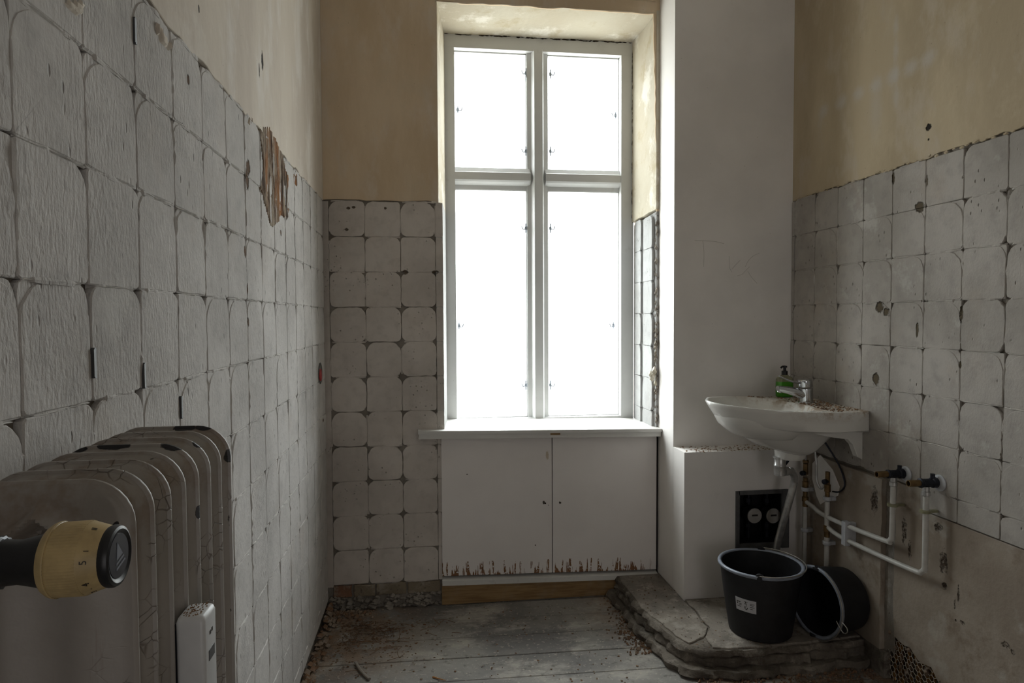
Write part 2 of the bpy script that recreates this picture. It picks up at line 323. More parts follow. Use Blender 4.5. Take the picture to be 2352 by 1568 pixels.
# ------------------------------------------------------------------ mesh helpers
class MB:
    def __init__(s): s.v = []; s.f = []; s.mi = []; s.cur = 0
    def add(s, vs, fs):
        o = len(s.v); s.v += [tuple(p) for p in vs]; s.f += [tuple(i+o for i in f) for f in fs]; s.mi += [s.cur]*len(fs)
        return s
    def box(s, a, b):
        x0, y0, z0 = a; x1, y1, z1 = b
        return s.add([(x0,y0,z0),(x1,y0,z0),(x1,y1,z0),(x0,y1,z0),(x0,y0,z1),(x1,y0,z1),(x1,y1,z1),(x0,y1,z1)],
                     [(0,3,2,1),(4,5,6,7),(0,1,5,4),(1,2,6,5),(2,3,7,6),(3,0,4,7)])
    def loft(s, rings, cap0=True, cap1=True, closed=True):
        n = len(rings[0]); vs = [p for r in rings for p in r]; fs = []
        for k in range(len(rings)-1):
            for i in range(n if closed else n-1):
                j = (i+1) % n; fs.append((k*n+i, k*n+j, (k+1)*n+j, (k+1)*n+i))
        if cap0: fs.append(tuple(range(n))[::-1])
        if cap1: fs.append(tuple((len(rings)-1)*n+i for i in range(n)))
        return s.add(vs, fs)
    def lathe(s, prof, c=(0,0,0), ax=(0,0,1), n=24, cap0=True, cap1=True, rib=None):
        ax = Vector(ax).normalized(); q = Vector((1,0,0)) if abs(ax.x) < .9 else Vector((0,1,0))
        e1 = ax.cross(q).normalized(); e2 = ax.cross(e1); c = Vector(c); rings = []
        for r, h in prof:
            rings.append([c+ax*h+(e1*math.cos(2*PI*i/n)+e2*math.sin(2*PI*i/n))*(r+(rib if rib and i % 2 else 0)) for i in range(n)])
        return s.loft(rings, cap0, cap1)
    def cyl(s, a, b, r, n=16, r2=None):
        a = Vector(a); b = Vector(b); d = b-a
        return s.lathe([(r, 0), (r if r2 is None else r2, d.length)], a, d, n)
    def tube(s, pts, r, n=10, smooth=4, taper=None):
        P = [Vector(p) for p in pts]
        if smooth and len(P) > 2:
            Q = []
            for i in range(len(P)-1):
                p0, p1, p2, p3 = P[max(i-1,0)], P[i], P[i+1], P[min(i+2,len(P)-1)]
                for k in range(smooth):
                    t = k/smooth
                    Q.append(.5*((2*p1)+(p2-p0)*t+(2*p0-5*p1+4*p2-p3)*t*t+(3*p1-p0-3*p2+p3)*t**3))
            Q.append(P[-1]); P = Q
        rings = []; up = None
        for i, p in enumerate(P):
            d = (P[min(i+1,len(P)-1)]-P[max(i-1,0)]).normalized()
            if up is None:
                up = d.cross(Vector((0,0,1)));  up = d.cross(Vector((1,0,0))) if up.length < .1 else up
            up = (up-d*up.dot(d)).normalized(); w = d.cross(up)
            rr = r if taper is None else r*(1+(taper-1)*i/(len(P)-1))
            rings.append([p+(up*math.cos(2*PI*k/n)+w*math.sin(2*PI*k/n))*rr for k in range(n)])
        return s.loft(rings)
    def rock(s, c, r, sq=(1,1,1), rnd=R):
        ph = [(0,0,1),(0,0,-1)] + [(math.cos(a)*.9, math.sin(a)*.9, .35*(-1)**i) for i, a in enumerate([2*PI*k/6 for k in range(6)])]
        vs = [Vector((p[0]*sq[0], p[1]*sq[1], p[2]*sq[2]))*r*rnd.uniform(.65, 1.25)+Vector(c) for p in ph]
        fs = [];
        for i in range(6):
            j = (i+1) % 6; fs += [(0, 2+i, 2+j), (1, 2+j, 2+i)]
        return s.add(vs, fs)
    def prism(s, pts, o, u, v, n, d0, d1, bev=0):
        """polygon pts (a,b) in plane o + a*u + b*v, from depth d0 to d1 along n"""
        o, u, v, n = Vector(o), Vector(u), Vector(v), Vector(n); cx = sum(p[0] for p in pts)/len(pts); cy = sum(p[1] for p in pts)/len(pts)
        def ring(d, ins=0):
            out = []; L = len(pts)
            for i in range(L):
                a = Vector(pts[i]); e = (Vector(pts[(i+1) % L])-Vector(pts[i-1])); nn = Vector((-e.y, e.x)); nn = nn.normalized() if nn.length > 0 else nn
                a = a+nn*ins; out.append(o+u*a.x+v*a.y+n*d)
            return out
        ar = sum(pts[i][0]*pts[(i+1) % len(pts)][1]-pts[(i+1) % len(pts)][0]*pts[i][1] for i in range(len(pts)))
        sg = 1 if ar > 0 else -1
        rg = [ring(d0)] + ([ring(d1-bev), ring(d1, sg*bev)] if bev else [ring(d1)])
        return s.loft(rg)
    def mesh(s, name, mats, smooth=None, origin=(0,0,0), M4=None):
        me = bpy.data.meshes.new(name); og = Vector(origin)
        vs = [Vector(p) for p in s.v]
        if M4: vs = [M4 @ p for p in vs]
        me.from_pydata([tuple(p-og) for p in vs], [], s.f)
        for mm in (mats if isinstance(mats, (list, tuple)) else [mats]): me.materials.append(M[mm] if isinstance(mm, str) else mm)
        bm = bmesh.new(); bm.from_mesh(me)
        for f, k in zip(bm.faces, s.mi): f.material_index = k
        bmesh.ops.recalc_face_normals(bm, faces=bm.faces); bm.to_mesh(me); bm.free()
        if smooth is not None:
            me.shade_smooth(); me.set_sharp_from_angle(angle=math.radians(smooth))
        return me
    def part(s, name, mats, parent=None, smooth=None, M4=None, label=None):
        og = Vector(parent['_o']) if parent is not None and '_o' in parent else Vector((0,0,0))
        o = bpy.data.objects.new(name, s.mesh(name, mats, smooth, og, M4)); COL.objects.link(o)
        if parent is not None: o.parent = parent; o['_o'] = tuple(og)
        if label: o['label'] = label
        return o
allthings = []
def thing(name, label, cat, loc=(0,0,0), group=None):
    o = bpy.data.objects.new(name, None); COL.objects.link(o); o.empty_display_size = .05
    o.location = loc; o['label'] = label; o['category'] = cat; o['_o'] = tuple(loc)
    if group: o['group'] = group
    return o
def struct(o, label):
    o['kind'] = 'structure'; o['label'] = label; return o
def solo(mb, name, mats, label, cat, smooth=None, loc=None, group=None, kind=None, M4=None):
    vs = [M4 @ Vector(p) for p in mb.v] if M4 else mb.v
    if loc is None:
        xs = [p[0] for p in vs]; ys = [p[1] for p in vs]; zs = [p[2] for p in vs]
        loc = ((min(xs)+max(xs))/2, (min(ys)+max(ys))/2, min(zs))
    o = bpy.data.objects.new(name, mb.mesh(name, mats, smooth, loc, M4)); COL.objects.link(o); o.location = loc
    o['label'] = label; o['category'] = cat
    if group: o['group'] = group
    if kind: o['kind'] = kind
    return o
def text_mesh(body, size, mat):
    c = bpy.data.curves.new('txt', 'FONT'); c.body = body; c.size = size; c.align_x = 'CENTER'; c.align_y = 'CENTER'; c.extrude = size*.02
    o = bpy.data.objects.new('txt', c); COL.objects.link(o); bpy.context.view_layer.update()
    me = bpy.data.meshes.new_from_object(o.evaluated_get(bpy.context.evaluated_depsgraph_get()))
    bpy.data.objects.remove(o); me.materials.clear(); me.materials.append(M[mat]); return me
def rag(pts, step=.03, amp=.004, seed=1, keep=()):
    """subdivide a polygon's edges and roughen them; edges listed in keep stay straight"""
    out = []
    for i in range(len(pts)):
        a = Vector(pts[i]); b = Vector(pts[(i+1) % len(pts)]); L = (b-a).length; n = max(1, int(L/step))
        out.append(tuple(a))
        if i in keep: continue
        nn = Vector((-(b-a).y, (b-a).x)).normalized()
        for k in range(1, n):
            p = a.lerp(b, k/n); w = noise.noise(Vector((p.x*14+seed, p.y*14, seed*3.1)))*amp*1.6+noise.noise(Vector((p.x*60, p.y*60+seed, seed)))*amp
            out.append(tuple(p+nn*w))
    return out

# ------------------------------------------------------------------ room shell
ZC = 3.2; D = .010                          # ceiling height, depth of the wall face behind the mortar squares
ZT = 1.780                                  # top of the tiled zone
P = .152                                    # tile pitch
wl = struct(MB().box((XL-.20, -1.9, 0), (XL-D, 3.3, ZC)).part('wall_left', 'mortar_recess'), 'left wall stripped of its tiles below old bare plaster')
mb = MB()                                   # back wall round the window opening
mb.box((XL-.2, YB+D, 0), (.074, 3.285, ZT)); mb.box((XL-.2, YB+D, ZT), (.052, 3.285, ZC)); mb.box((.052, YB+D, 2.665), (.075, 3.285, ZC)); mb.box((.052, 3.202, ZT), (.10, 3.285, 2.665)); mb.box((.075, YB+D, 2.665), (1.062, 3.285, ZC)); mb.box((1.062, YB+D, 0), (1.9, 3.285, ZC)); mb.box((.075, 3.16, 0), (1.062, 3.285, .76))
wb = struct(mb.part('wall_back', 'mortar_recess'), 'window wall with stripped tile bed left of the window and brown plaster above')
mb = MB()
mb.box((XR+D, -1.9, 0), (XR+.25, 1.66, ZC)); mb.box((XR+D, 2.10, 0), (XR+.25, 3.3, ZC)); mb.box((XR+D, 1.66, .19), (XR+.25, 2.10, ZC)); mb.box((XR+.10, 1.66, 0), (XR+.25, 2.10, .19))
wr = struct(mb.part('wall_right', 'mortar_recess'), 'right wall stripped of its tiles below ochre plaster')
mb = MB(); mb.box((XL-.2, -2.0, 0), (.30, -1.9, ZC)); mb.box((1.2, -2.0, 0), (XR+.25, -1.9, ZC)); mb.box((.30, -2.0, 2.1), (1.2, -1.9, ZC)); mb.box((.30, -3.0, 0), (1.2, -2.9, 2.1)); mb.box((.2, -3.0, 0), (.30, -2.0, 2.2)); mb.box((1.2, -3.0, 0), (1.3, -2.0, 2.2)); mb.box((.2, -3.0, 2.1), (1.3, -2.0, 2.2))
struct(mb.part('wall_rear', 'rear_paint'), 'plain wall behind the camera with an open doorway to a dark hall')
struct(MB().box((XL-.2, -2.0, ZC), (XR+.25, 3.285, ZC+.1)).part('ceiling', 'ceiling_paint'), 'plain painted ceiling')

# floor boards, running across the room
fl = struct(MB().box((XL-.2, -3.1, -.06), (XR+.25, 3.285, -.022)).part('floor', 'dark_void'), 'wooden floor of grey painted boards, dusty and worn')
Y = 2.885; i = 0
while Y > -1.8:
    w = .155
    b = MB(); dz = R.uniform(-.001, .0008); g = .0016; y0, y1 = Y-w+g, Y-g
    sl = .012
    prof = [(y0, -.022), (y0, dz-.002), (y0+.002, dz), (y1-.002, dz), (y1, dz-.002), (y1, -.022)]
    b.loft([[(x, yy-(x-.6)*.022, zz) for yy, zz in prof] for x in (XL-.03, XR+.02)])
    b.part('floorboard', 'floor', fl); Y -= w; i += 1
MB().box((XL-.1, 2.90, -.022), (XR+.1, 3.0, -.002)).part('floorboard', 'floor', fl)

# ------------------------------------------------------------------ mortar squares left by the tiles
def corner_poly(w, h, rad, st=5, amp=.0012, rn=R, tall=1.0):
    """rounded rectangle, rad = radii of (bl, br, tr, tl)"""
    pts = []; cs = [(-w/2, -h/2, PI, 0), (w/2, -h/2, 1.5*PI, 1), (w/2, h/2, 0, 2), (-w/2, h/2, .5*PI, 3)]
    sx = [1, -1, -1, 1]; sy = [1, 1, -1, -1]
    for (x, y, a0, k) in cs:
        r = rad[k]; ex = rn.uniform(.85, 1.2)*(rn.uniform(1, tall) if k > 1 else 1)
        cx, cy = x+sx[k]*r, y+sy[k]*r*ex
        n = st if r > .012 else 2
        for q in range(n+1):
            a = a0+(PI/2)*q/n; pts.append((cx+r*math.cos(a), cy+r*ex*math.sin(a)))
        nx, ny, _, _k = cs[(k+1) % 4]
        # a mid-edge point
    out = []
    for i in range(len(pts)):
        a = Vector(pts[i]); b = Vector(pts[(i+1) % len(pts)]); out.append(a)
        L = (b-a).length
        if L > .04:
            for q in range(1, 4): out.append(a.lerp(b, q/4))
    return [(p.x+rn.uniform(-amp, amp), p.y+rn.uniform(-amp, amp)) for p in out]
def pad_mesh(seed, mat, style):
    rn = random.Random(seed); b = MB(); g = rn.uniform(.0004, .0014); w = P-2*g
    U, V, N = (1, 0, 0), (0, 1, 0), (0, 0, 1)
    if style == 'arch':     # arched bed on a nearly full square
        A = corner_poly(P-.0012, P-.001, [rn.choice([.002, .003, .008]) for _ in range(2)]+[rn.choice([.002, .003, .003, .009, .014, .020]) for _ in range(2)], 4, .0008, rn, 2.4)
        b.prism(A, (0, 0, 0), U, V, N, -.004, D-rn.uniform(.0010, .0024), .0008)
        B = corner_poly(w, w-.002, [rn.uniform(.002, .012), rn.uniform(.002, .012), rn.uniform(.03, .062), rn.uniform(.025, .062)], 6, .0012, rn)
    elif style == 'round':  # four round corners, open joints between
        B = corner_poly(w, w, [rn.choice([.006, .012, .022, .030]) for _ in range(2)]+[rn.uniform(.014, .048) for _ in range(2)], 6, .0013, rn)
    else:                   # nearly square
        B = corner_poly(P-.0012, P-.0012, [rn.uniform(.002, .010) for _ in range(2)]+[rn.choice([.006, .02, .035]) for _ in range(2)], 5, .001, rn)
    tx, ty = rn.uniform(-.010, .010), rn.uniform(-.010, .010); n0 = len(b.v)
    b.prism(B, (0, 0, 0), U, V, N, -.004, D, .0018)
    b.v = b.v[:n0]+[(x, y, z+(x*tx+y*ty if z > 0 else 0)) for x, y, z in b.v[n0:]]
    me = b.mesh('mortar_square', mat); return me
FR = {'L': Matrix(((0, 0, 1), (1, 0, 0), (0, 1, 0))), 'R': Matrix(((0, 0, -1), (-1, 0, 0), (0, 1, 0))), 'B': Matrix(((1, 0, 0), (0, 0, -1), (0, 1, 0)))}
def variants(mat, styles, n, seed): return [pad_mesh(seed+i, mat, styles[i % len(styles)]) for i in range(n)]
def put(me, wall, fr, c, sx=1, sy=1, rot=0):
    o = bpy.data.objects.new('mortar_square', me); COL.objects.link(o); o.parent = wall
    o.matrix_local = Matrix.Translation(c) @ (Matrix.Rotation(rot, 4, 'Z') @ FR[fr].to_4x4()) @ Matrix.Diagonal((sx, sy, 1, 1)); return o
def fills(segs, fr_n, wall, mat, w=.0042):
    b = MB(); n = Vector(fr_n)
    for a, c, f in segs:
        a = Vector(a); c = Vector(c); L = (c-a).length; k = max(3, int(L/.014)); s_ = (c-a).normalized().cross(n); ring = []
        for i in range(k+1):
            p = a.lerp(c, i/k); lv = (-.0008 if abs((c-a).z) < .02 else -.0026)+.0030*noise.noise(p*38)*2+R.uniform(-.0006, .0006)+f
            if i in (0, k): lv = -.008
            lv = min(lv, .0012); ww = w*R.uniform(.7, 1.2)
            ring.append([p-s_*ww-n*.009, p-s_*ww*.8+n*lv, p+n*(lv+.0006), p+s_*ww*.8+n*lv, p+s_*ww-n*.009])
        b.loft(ring)
    o = b.part('joint_fill', mat, wall); o['kind'] = 'stuff'; return o
def grid_fills(u0, nu, v_rows, fix, axis, sgn, n, wall, mat, ph, pv, f=0, vend=None):
    out = []
    for i in range(nu+1):
        u = u0+P*i*sgn
        for k in range(len(v_rows)-1):
            if R.random() < pv: out.append((u, v_rows[k]-R.uniform(.01, .05), u, v_rows[k+1]+R.uniform(0, .02)))
    for i in range(nu):
        for k in range(len(v_rows)):
            if R.random() < ph: out.append((u0+P*sgn*(i+R.uniform(0, .15)), v_rows[k], u0+P*sgn*(i+1-R.uniform(0, .15)), v_rows[k]))
    if axis == 'x': q = [((a, fix, b_), (c, fix, d), f) for a, b_, c, d in out]
    else: q = [((fix, a, b_), (fix, c, d), f) for a, b_, c, d in out]
    fills(q, n, wall, mat)
def ridges(segs, fr_n, wall, mat, w=.0018, h=.0034):
    b = MB(); n = Vector(fr_n)
    for a, c in segs:
        a = Vector(a); c = Vector(c); d = c-a; L = d.length; k = max(2, int(L/.012)); s_ = d.normalized().cross(n)
        ring = []
        for i in range(k+1):
            p = a.lerp(c, i/k)+s_*R.uniform(-.001, .001); hh = h*R.uniform(.2, 1.2)*(0 if i in (0, k) else 1); ww = w*R.uniform(.6, 1.3)
            ring.append([p-s_*ww-n*.003, p+n*hh, p+s_*ww-n*.003])
        b.loft(ring)
    o = b.part('joint_ridge', mat, wall); o['kind'] = 'stuff'; return o

vl = variants('mortar_left', ['arch', 'arch', 'arch', 'square'], 24, 100)
seg = []
for i in range(-6, 13):
    y0 = .9203+P*i
    for k in range(12):
        z1 = ZT-P*k; h = P if k < 11 else .053
        c = (XL-D, y0+P/2, z1-h/2)
        me = R.choice(vl); put(me, wl, 'L', c, 1, h/P)
        if i > -3 and k and R.random() < .8:
            seg.append(((XL-.001, y0+R.uniform(0, .05), z1), (XL-.001, y0+P-R.uniform(0, .05), z1)))
        if i > -3 and R.random() < .35:
            seg.append(((XL-.001, y0, z1-R.uniform(0, .03)), (XL-.001, y0, z1-h+R.uniform(0, .08))))
ridges(seg, (1, 0, 0), wl, 'grout')
rows = [ZT-P*k for k in range(12)]
grid_fills(.9203-P*2, 15, rows, XL, 'y', 1, (1, 0, 0), wl, 'mortar_left', .9, .62)

vb = variants('mortar_back', ['round', 'round', 'round', 'square'], 16, 300)
for i in range(3):
    x0 = -.2597+P*(i-1)
    for k in range(11):
        put(vb[(i*7+k*3+R.randrange(16)) % 16], wb, 'B', (x0+P/2, YB+D, ZT+.002-P*k-P/2), 1, 1)
sq = [pad_mesh(400+i, 'mortar_back', 'square') for i in range(3)]
for k in range(11):
    put(sq[k % 3], wb, 'B', (.0605, YB+D, ZT+.002-P*k-P/2), .031/P if k < 7 else .016/P, 1) if k < 7 else put(sq[k % 3], wb, 'B', (.053, YB+D, ZT+.002-P*k-P/2), .016/P, 1)

grid_fills(-.4117, 3, [ZT+.002-P*k for k in range(12)], YB, 'x', 1, (0, -1, 0), wb, 'mortar_back', .62, .42, -.001)
MB().box((XL-.005, YB+.004, .10), (-.4125, YB+D+.01, ZT)).part('corner_fill', 'mortar_back', wb)
vr = variants('mortar_right', ['arch', 'arch', 'round', 'square', 'arch'], 20, 500)
vr_top = [pad_mesh(560+i, 'mortar_right', 'square') for i in range(4)]
seg = []
for i in range(0, 12):
    y1 = 2.7048-P*i
    for k in range(7):
        z1 = ZT-P*k
        put(R.choice(vr if k else vr_top), wr, 'R', (XR+D, y1-P/2, z1-P/2))
        if k > 1 and R.random() < .5: seg.append(((XR+.001, y1-R.uniform(0, .05), z1), (XR+.001, y1-P+R.uniform(0, .05), z1)))
        if R.random() < .3 and i: seg.append(((XR+.001, y1, z1-R.uniform(0, .03)), (XR+.001, y1, z1-P+R.uniform(0, .08))))
    if y1 < 2.0: put(R.choice(vr_top), wr, 'R', (XR+D, y1-P/2, ZT-7*P-.036), 1, .072/P)
for k in range(7): put(vr_top[k % 4], wr, 'R', (XR+D, 2.716, ZT-P*k-P/2), .020/P, 1)
ridges(seg, (-1, 0, 0), wr, 'grout')
grid_fills(2.7048, 10, [ZT-P*k for k in range(8)], XR, 'y', -1, (-1, 0, 0), wr, 'mortar_right', .85, .55)

# upper plaster coats with ragged lower edges
def coat(pts, wall, mat, o, u, v, n, d0, d1, keep=(), seed=1, amp=.004, name='plaster_coat', step=.025):
    return MB().prism(rag(pts, step, amp, seed, keep), o, u, v, n, d0, d1, .0012).part(name, mat, wall)
coat([(-1.9, ZT+.002), (YB+.01, ZT+.004), (YB+.01, ZC), (-1.9, ZC)], wl, 'plaster_left', (XL, 0, 0), (0, 1, 0), (0, 0, 1), (1, 0, 0), -D, .0005, (1, 2, 3), 3, .006)
coat([(XL, ZT+.006), (.058, ZT+.006), (.058, 2.646), (1.032, 2.646), (1.05, ZT-.02), (1.062, ZT-.02), (1.062, ZC), (XL, ZC)], wb, 'plaster_back', (0, YB, 0), (1, 0, 0), (0, 0, 1), (0, -1, 0), -D, -.001, (1, 5, 6, 7), 5, .003)
coat([(-1.9, ZT+.010), (2.74, ZT+.004), (2.74, ZC), (-1.9, ZC)], wr, 'plaster_right', (XR, 0, 0), (0, 1, 0), (0, 0, 1), (-1, 0, 0), -D, -.003, (1, 2, 3), 8, .007)
# thick lip where plaster broke away over the right wall's top row
b = MB()
for i in range(60):
    yy = 2.74-i*.03; b.rock((XR+.001, yy+R.uniform(-.01, .01), ZT+.006+R.uniform(-.004, .004)), R.uniform(.003, .007), (.5, 2.2, .8))
o = b.part('broken_lip', 'plaster_right', wr); o['kind'] = 'stuff'

# torn patches on the left wall
def rough_patch(poly, x0, n_, wall, mat, name, res=.005, hmax=.007, seed=1):
    xs = [p[0] for p in poly]; ys = [p[1] for p in poly]
    nx = int((max(xs)-min(xs))/res)+1; ny = int((max(ys)-min(ys))/(res*1.6))+1; V = {}; b = MB(); vs = []; fs = []
    def inside(x, y):
        c = False; j = len(poly)-1
        for i in range(len(poly)):
            (xi, yi), (xj, yj) = poly[i], poly[j]
            if (yi > y) != (yj > y) and x < (xj-xi)*(y-yi)/(yj-yi)+xi: c = not c
            j = i
        return c
    def vert(i, j):
        if (i, j) not in V:
            x = min(xs)+i*res; y = min(ys)+j*res*1.6; jx = R.uniform(-.3, .3)*res
            h = hmax*(noise.noise(Vector((x*45, y*7, seed)))*.9+noise.noise(Vector((x*110, y*20, seed+5)))*.5)+.0015
            if not (inside(x-res, y) and inside(x+res, y) and inside(x, y-res*1.6) and inside(x, y+res*1.6)): h = -.005
            V[i, j] = len(vs); vs.append((x0+n_*h, x+jx, y))
        return V[i, j]
    for i in range(nx):
        for j in range(ny):
            if inside(min(xs)+(i+.5)*res, min(ys)+(j+.5)*res*1.6): fs.append((vert(i, j), vert(i+1, j), vert(i+1, j+1), vert(i, j+1)))
    b.add(vs, fs); return b.part(name, mat, wall, 50)
def LP(l, v=XL): return [(at(x, y, 0, v).y, at(x, y, 0, v).z) for x, y in l]
rough_patch(LP([(596, 284), (618, 286), (634, 318), (648, 352), (656, 385), (663, 405), (662, 440), (664, 490), (658, 512), (646, 498), (636, 518), (622, 528), (616, 505), (606, 470), (598, 430), (603, 380), (598, 330)]), XL, 1, wl, 'torn_lath', 'torn_patch', .004, .0045, 2)
rough_patch(LP([(350, 40), (366, 52), (385, 88), (405, 98), (400, 118), (380, 122), (366, 105), (358, 80)]), XL+.001, 1, wl, 'plaster_left', 'torn_patch', .004, .012, 5)
rough_patch(LP([(560, 268), (578, 258), (584, 285), (572, 300)]), XL, 1, wl, 'torn_lath', 'torn_patch', .005, .006, 7)
rough_patch(LP([(672, 395), (684, 392), (682, 440), (676, 430)]), XL, 1, wl, 'torn_lath', 'torn_patch', .006, .006, 8)
rough_patch(LP([(135, -10), (200, -10), (196, 40), (165, 46), (140, 20)]), XL+.001, 1, wl, 'plaster_left', 'torn_patch', .004, .006, 9)

# lower right wall: smooth bed, chase, notch at the floor
coat([(2.113, .088), (2.745, .088), (2.745, .708), (2.113, .700)], wr, 'plaster_lower', (XR, 0, 0), (0, 1, 0), (0, 0, 1), (-1, 0, 0), -D, .010, (1,), 11, .003, 'plaster_bed')
NP = [(-1.9, 0), (1.685, 0), (1.70, .03), (1.735, .062), (1.775, .085), (1.80, .112), (1.86, .118), (1.885, .145), (1.93, .135), (1.98, .162), (2.03, .158), (2.055, .165), (2.062, .30), (2.055, .708), (1.92, .708), (1.905, .640), (-1.9, .640)]
coat(NP, wr, 'plaster_lower', (XR, 0, 0), (0, 1, 0), (0, 0, 1), (-1, 0, 0), -D, -.001, (0, 15, 16), 13, .004, 'plaster_bed')
coat([(2.06, .10), (2.113, .10), (2.113, .66), (2.06, .66)], wr, 'mortar_recess', (XR, 0, 0), (0, 1, 0), (0, 0, 1), (-1, 0, 0), -D, -.008, (), 15, .002, 'chase_fill')
MB().box((XR-.012, 2.085, 0), (XR+.013, 2.745, .09)).part('plaster_bed', 'concrete_rough', wr)
# reeds and wire netting in the notch
for i in range(26):
    y = 1.67+i*.0165+R.uniform(-.004, .004); z1 = .17
    b = MB(); b.tube([(XR+.026+R.uniform(-.006, .008), y, -.01), (XR+.028, y+R.uniform(-.02, .02), .09), (XR+.028, y+R.uniform(-.03, .03), z1)], R.uniform(.004, .0065), 6, 2)
    b.part('reed', 'reed' if i % 3 else 'rubble_red', wr, 40)
b = MB(); hx = .021
for r_ in range(12):
    for c_ in range(22):
        y = 1.665+c_*hx*.94+(hx*.47 if r_ % 2 else 0); z = .004+r_*hx*.76
        if y > 2.09 or z > .185: continue
        p = Vector((XR+.010+noise.noise(Vector((y*9, z*9, 0)))*.008, y, z))
        def q(dy, dz): yy, zz = y+dy, z+dz; return (XR+.010+noise.noise(Vector((yy*9, zz*9, 0)))*.008, yy+noise.noise(Vector((yy*30, zz*30, 3)))*.003, zz)
        a0, a1, a2, a3 = q(0, 0), q(0, hx*.45), q(hx*.47, hx*.76), q(-hx*.47, hx*.76)
        b.tube([a0, a1], .0011, 4, 0); b.tube([a1, a2], .0011, 4, 0); b.tube([a1, a3], .0011, 4, 0)
o = b.part('wire_netting', 'wire_mesh', wr); o['kind'] = 'stuff'
b = MB()
for i in range(90): b.rock((XR+R.uniform(.005, .03), R.uniform(1.66, 2.09), R.uniform(0, .175)), R.uniform(.004, .012))
o = b.part('rubble_fill', 'rubble', wr); o['kind'] = 'stuff'

# pointed leftover flake of old paint behind the pipes
fp = [at(x, y, 0, XR-.012) for x, y in [(1866, 1064), (1884, 1044), (1912, 1078), (1928, 1118), (1924, 1138), (1896, 1150), (1884, 1158), (1876, 1140), (1866, 1100)]]
MB().prism([(p.y, p.z) for p in fp], (XR-.010, 0, 0), (0, 1, 0), (0, 0, 1), (-1, 0, 0), 0, .003, .0008).part('paint_flake', 'wall_white', wr, label='pointed pale leftover flake of paint')

# corner boxing and its ledge
wc = struct(MB().box((1.062, 2.728, 0), (XR+D, YB+D+.01, ZC)).part('wall_corner', 'wall_white'), 'smooth white painted boxing in the right-hand corner beside the window')
def glyph(strokes, name):
    b = MB()
    for st in strokes:
        pts = [at(x, y, 1, 2.7275) for x, y in st]; b.tube(pts, .0008, 4, 3)
    b.part(name, 'pencil', wc)
def z8(l): return [(1540+x/7.84, 500+y/7.84) for x, y in l]
glyph([z8([(435, 405), (600, 412), (800, 425), (965, 465)]), z8([(580, 410), (603, 600), (600, 880)])], 'pencil_mark')
glyph([z8([(1055, 690), (1060, 830), (1065, 900), (1105, 975)]), z8([(1105, 925), (1180, 840), (1255, 765)]), z8([(1200, 1045), (1290, 1015), (1370, 930), (1430, 880)]), z8([(1600, 635), (1470, 700), (1385, 800), (1350, 880)]), z8([(1390, 960), (1470, 1080), (1560, 1180)])], 'pencil_mark')
LX0, LX1, LZ0, LZ1, LY = 1.300, 1.512, .305, .530, 2.603
mb = MB()
for a, c in [((1.062, LY, .085), (LX0, 2.73, .712)), ((LX1, LY, .085), (XR+D, 2.73, .712)), ((LX0, LY, .085), (LX1, 2.73, LZ0)), ((LX0, LY, LZ1), (LX1, 2.73, .712))]: mb.box(a, c)
ledge = struct(mb.part('trim_1', 'wall_white'), 'white painted low boxing ledge under the basin with a square meter opening')
b = MB()
for i in range(150): b.rock((R.uniform(1.08, 1.58), R.uniform(2.61, 2.725), .7125), R.uniform(.002, .005), (1.3, 1, .5))
for i in range(34): b.rock((1.07+i*.0155, 2.605+R.uniform(-.001, .004), .7105), R.uniform(.003, .006), (1.6, .8, .5))
solo(b, 'plaster_crumbs', 'dust', 'brown plaster crumbs lying along the top of the white boxing ledge', 'debris', kind='stuff')
t_ = MB().lathe([(.0001, 0), (.016, 0), (.016, .003), (.012, .004), (.009, .001), (.0001, .001)], at(1757, 1275, 1, LY), (0, -1, 0), 12, False, False); t_.part('hole', 'dark_void', ledge)

# ------------------------------------------------------------------ window
win = struct(MB().box((.08, 3.205, .755), (.102, 3.27, 2.65)).part('window_1', 'window_paint'), 'tall white painted four-pane wooden window in a deep plastered reveal')
Yw = 3.2; x0, x1, zb, zt = .098, 1.028, .772, 2.628
def z_top(x): return 2.622+(x-.098)*.012
fr = MB()
fr.box((x0-.008, Yw+.0008, zb-.03), (x0+.046, Yw+.074, zt+.019)); fr.box((x1-.058, Yw+.0008, zb-.03), (x1+.006, Yw+.074, zt+.019)); fr.box((x0, Yw, zt-.058), (x1, Yw+.075, zt+.02)); fr.box((x0, Yw+.004, zb-.03), (x1, Yw+.075, zb+.008))
fr.part('window_frame', 'window_paint', win)
# centre post with stepped, sloping shoulders
def prof_bar(prof, a, b_, axis):
    m_ = MB()
    if axis == 'z': m_.loft([[(p, y, a) for p, y in prof], [(p, y, b_) for p, y in prof]])
    else: m_.loft([[(a, y, p) for p, y in prof], [(b_, y, p) for p, y in prof]])
    return m_
prof_bar([(.500, 3.275), (.500, 3.230), (.521, 3.224), (.532, 3.196), (.573, 3.196), (.583, 3.224), (.603, 3.230), (.603, 3.275)], zb, zt-.05, 'z').part('centre_post', 'window_paint', win)
zt0 = 1.905
for xa, xb in ((x0+.04, .515), (.59, x1-.05)):
    prof_bar([(zt0, 3.27), (zt0, 3.236), (zt0+.020, 3.232), (zt0+.034, 3.212), (zt0+.042, 3.205), (zt0+.078, 3.205), (zt0+.082, 3.215), (zt0+.104, 3.228), (zt0+.104, 3.27)], xa, xb, 'x').part('transom', 'window_paint', win)
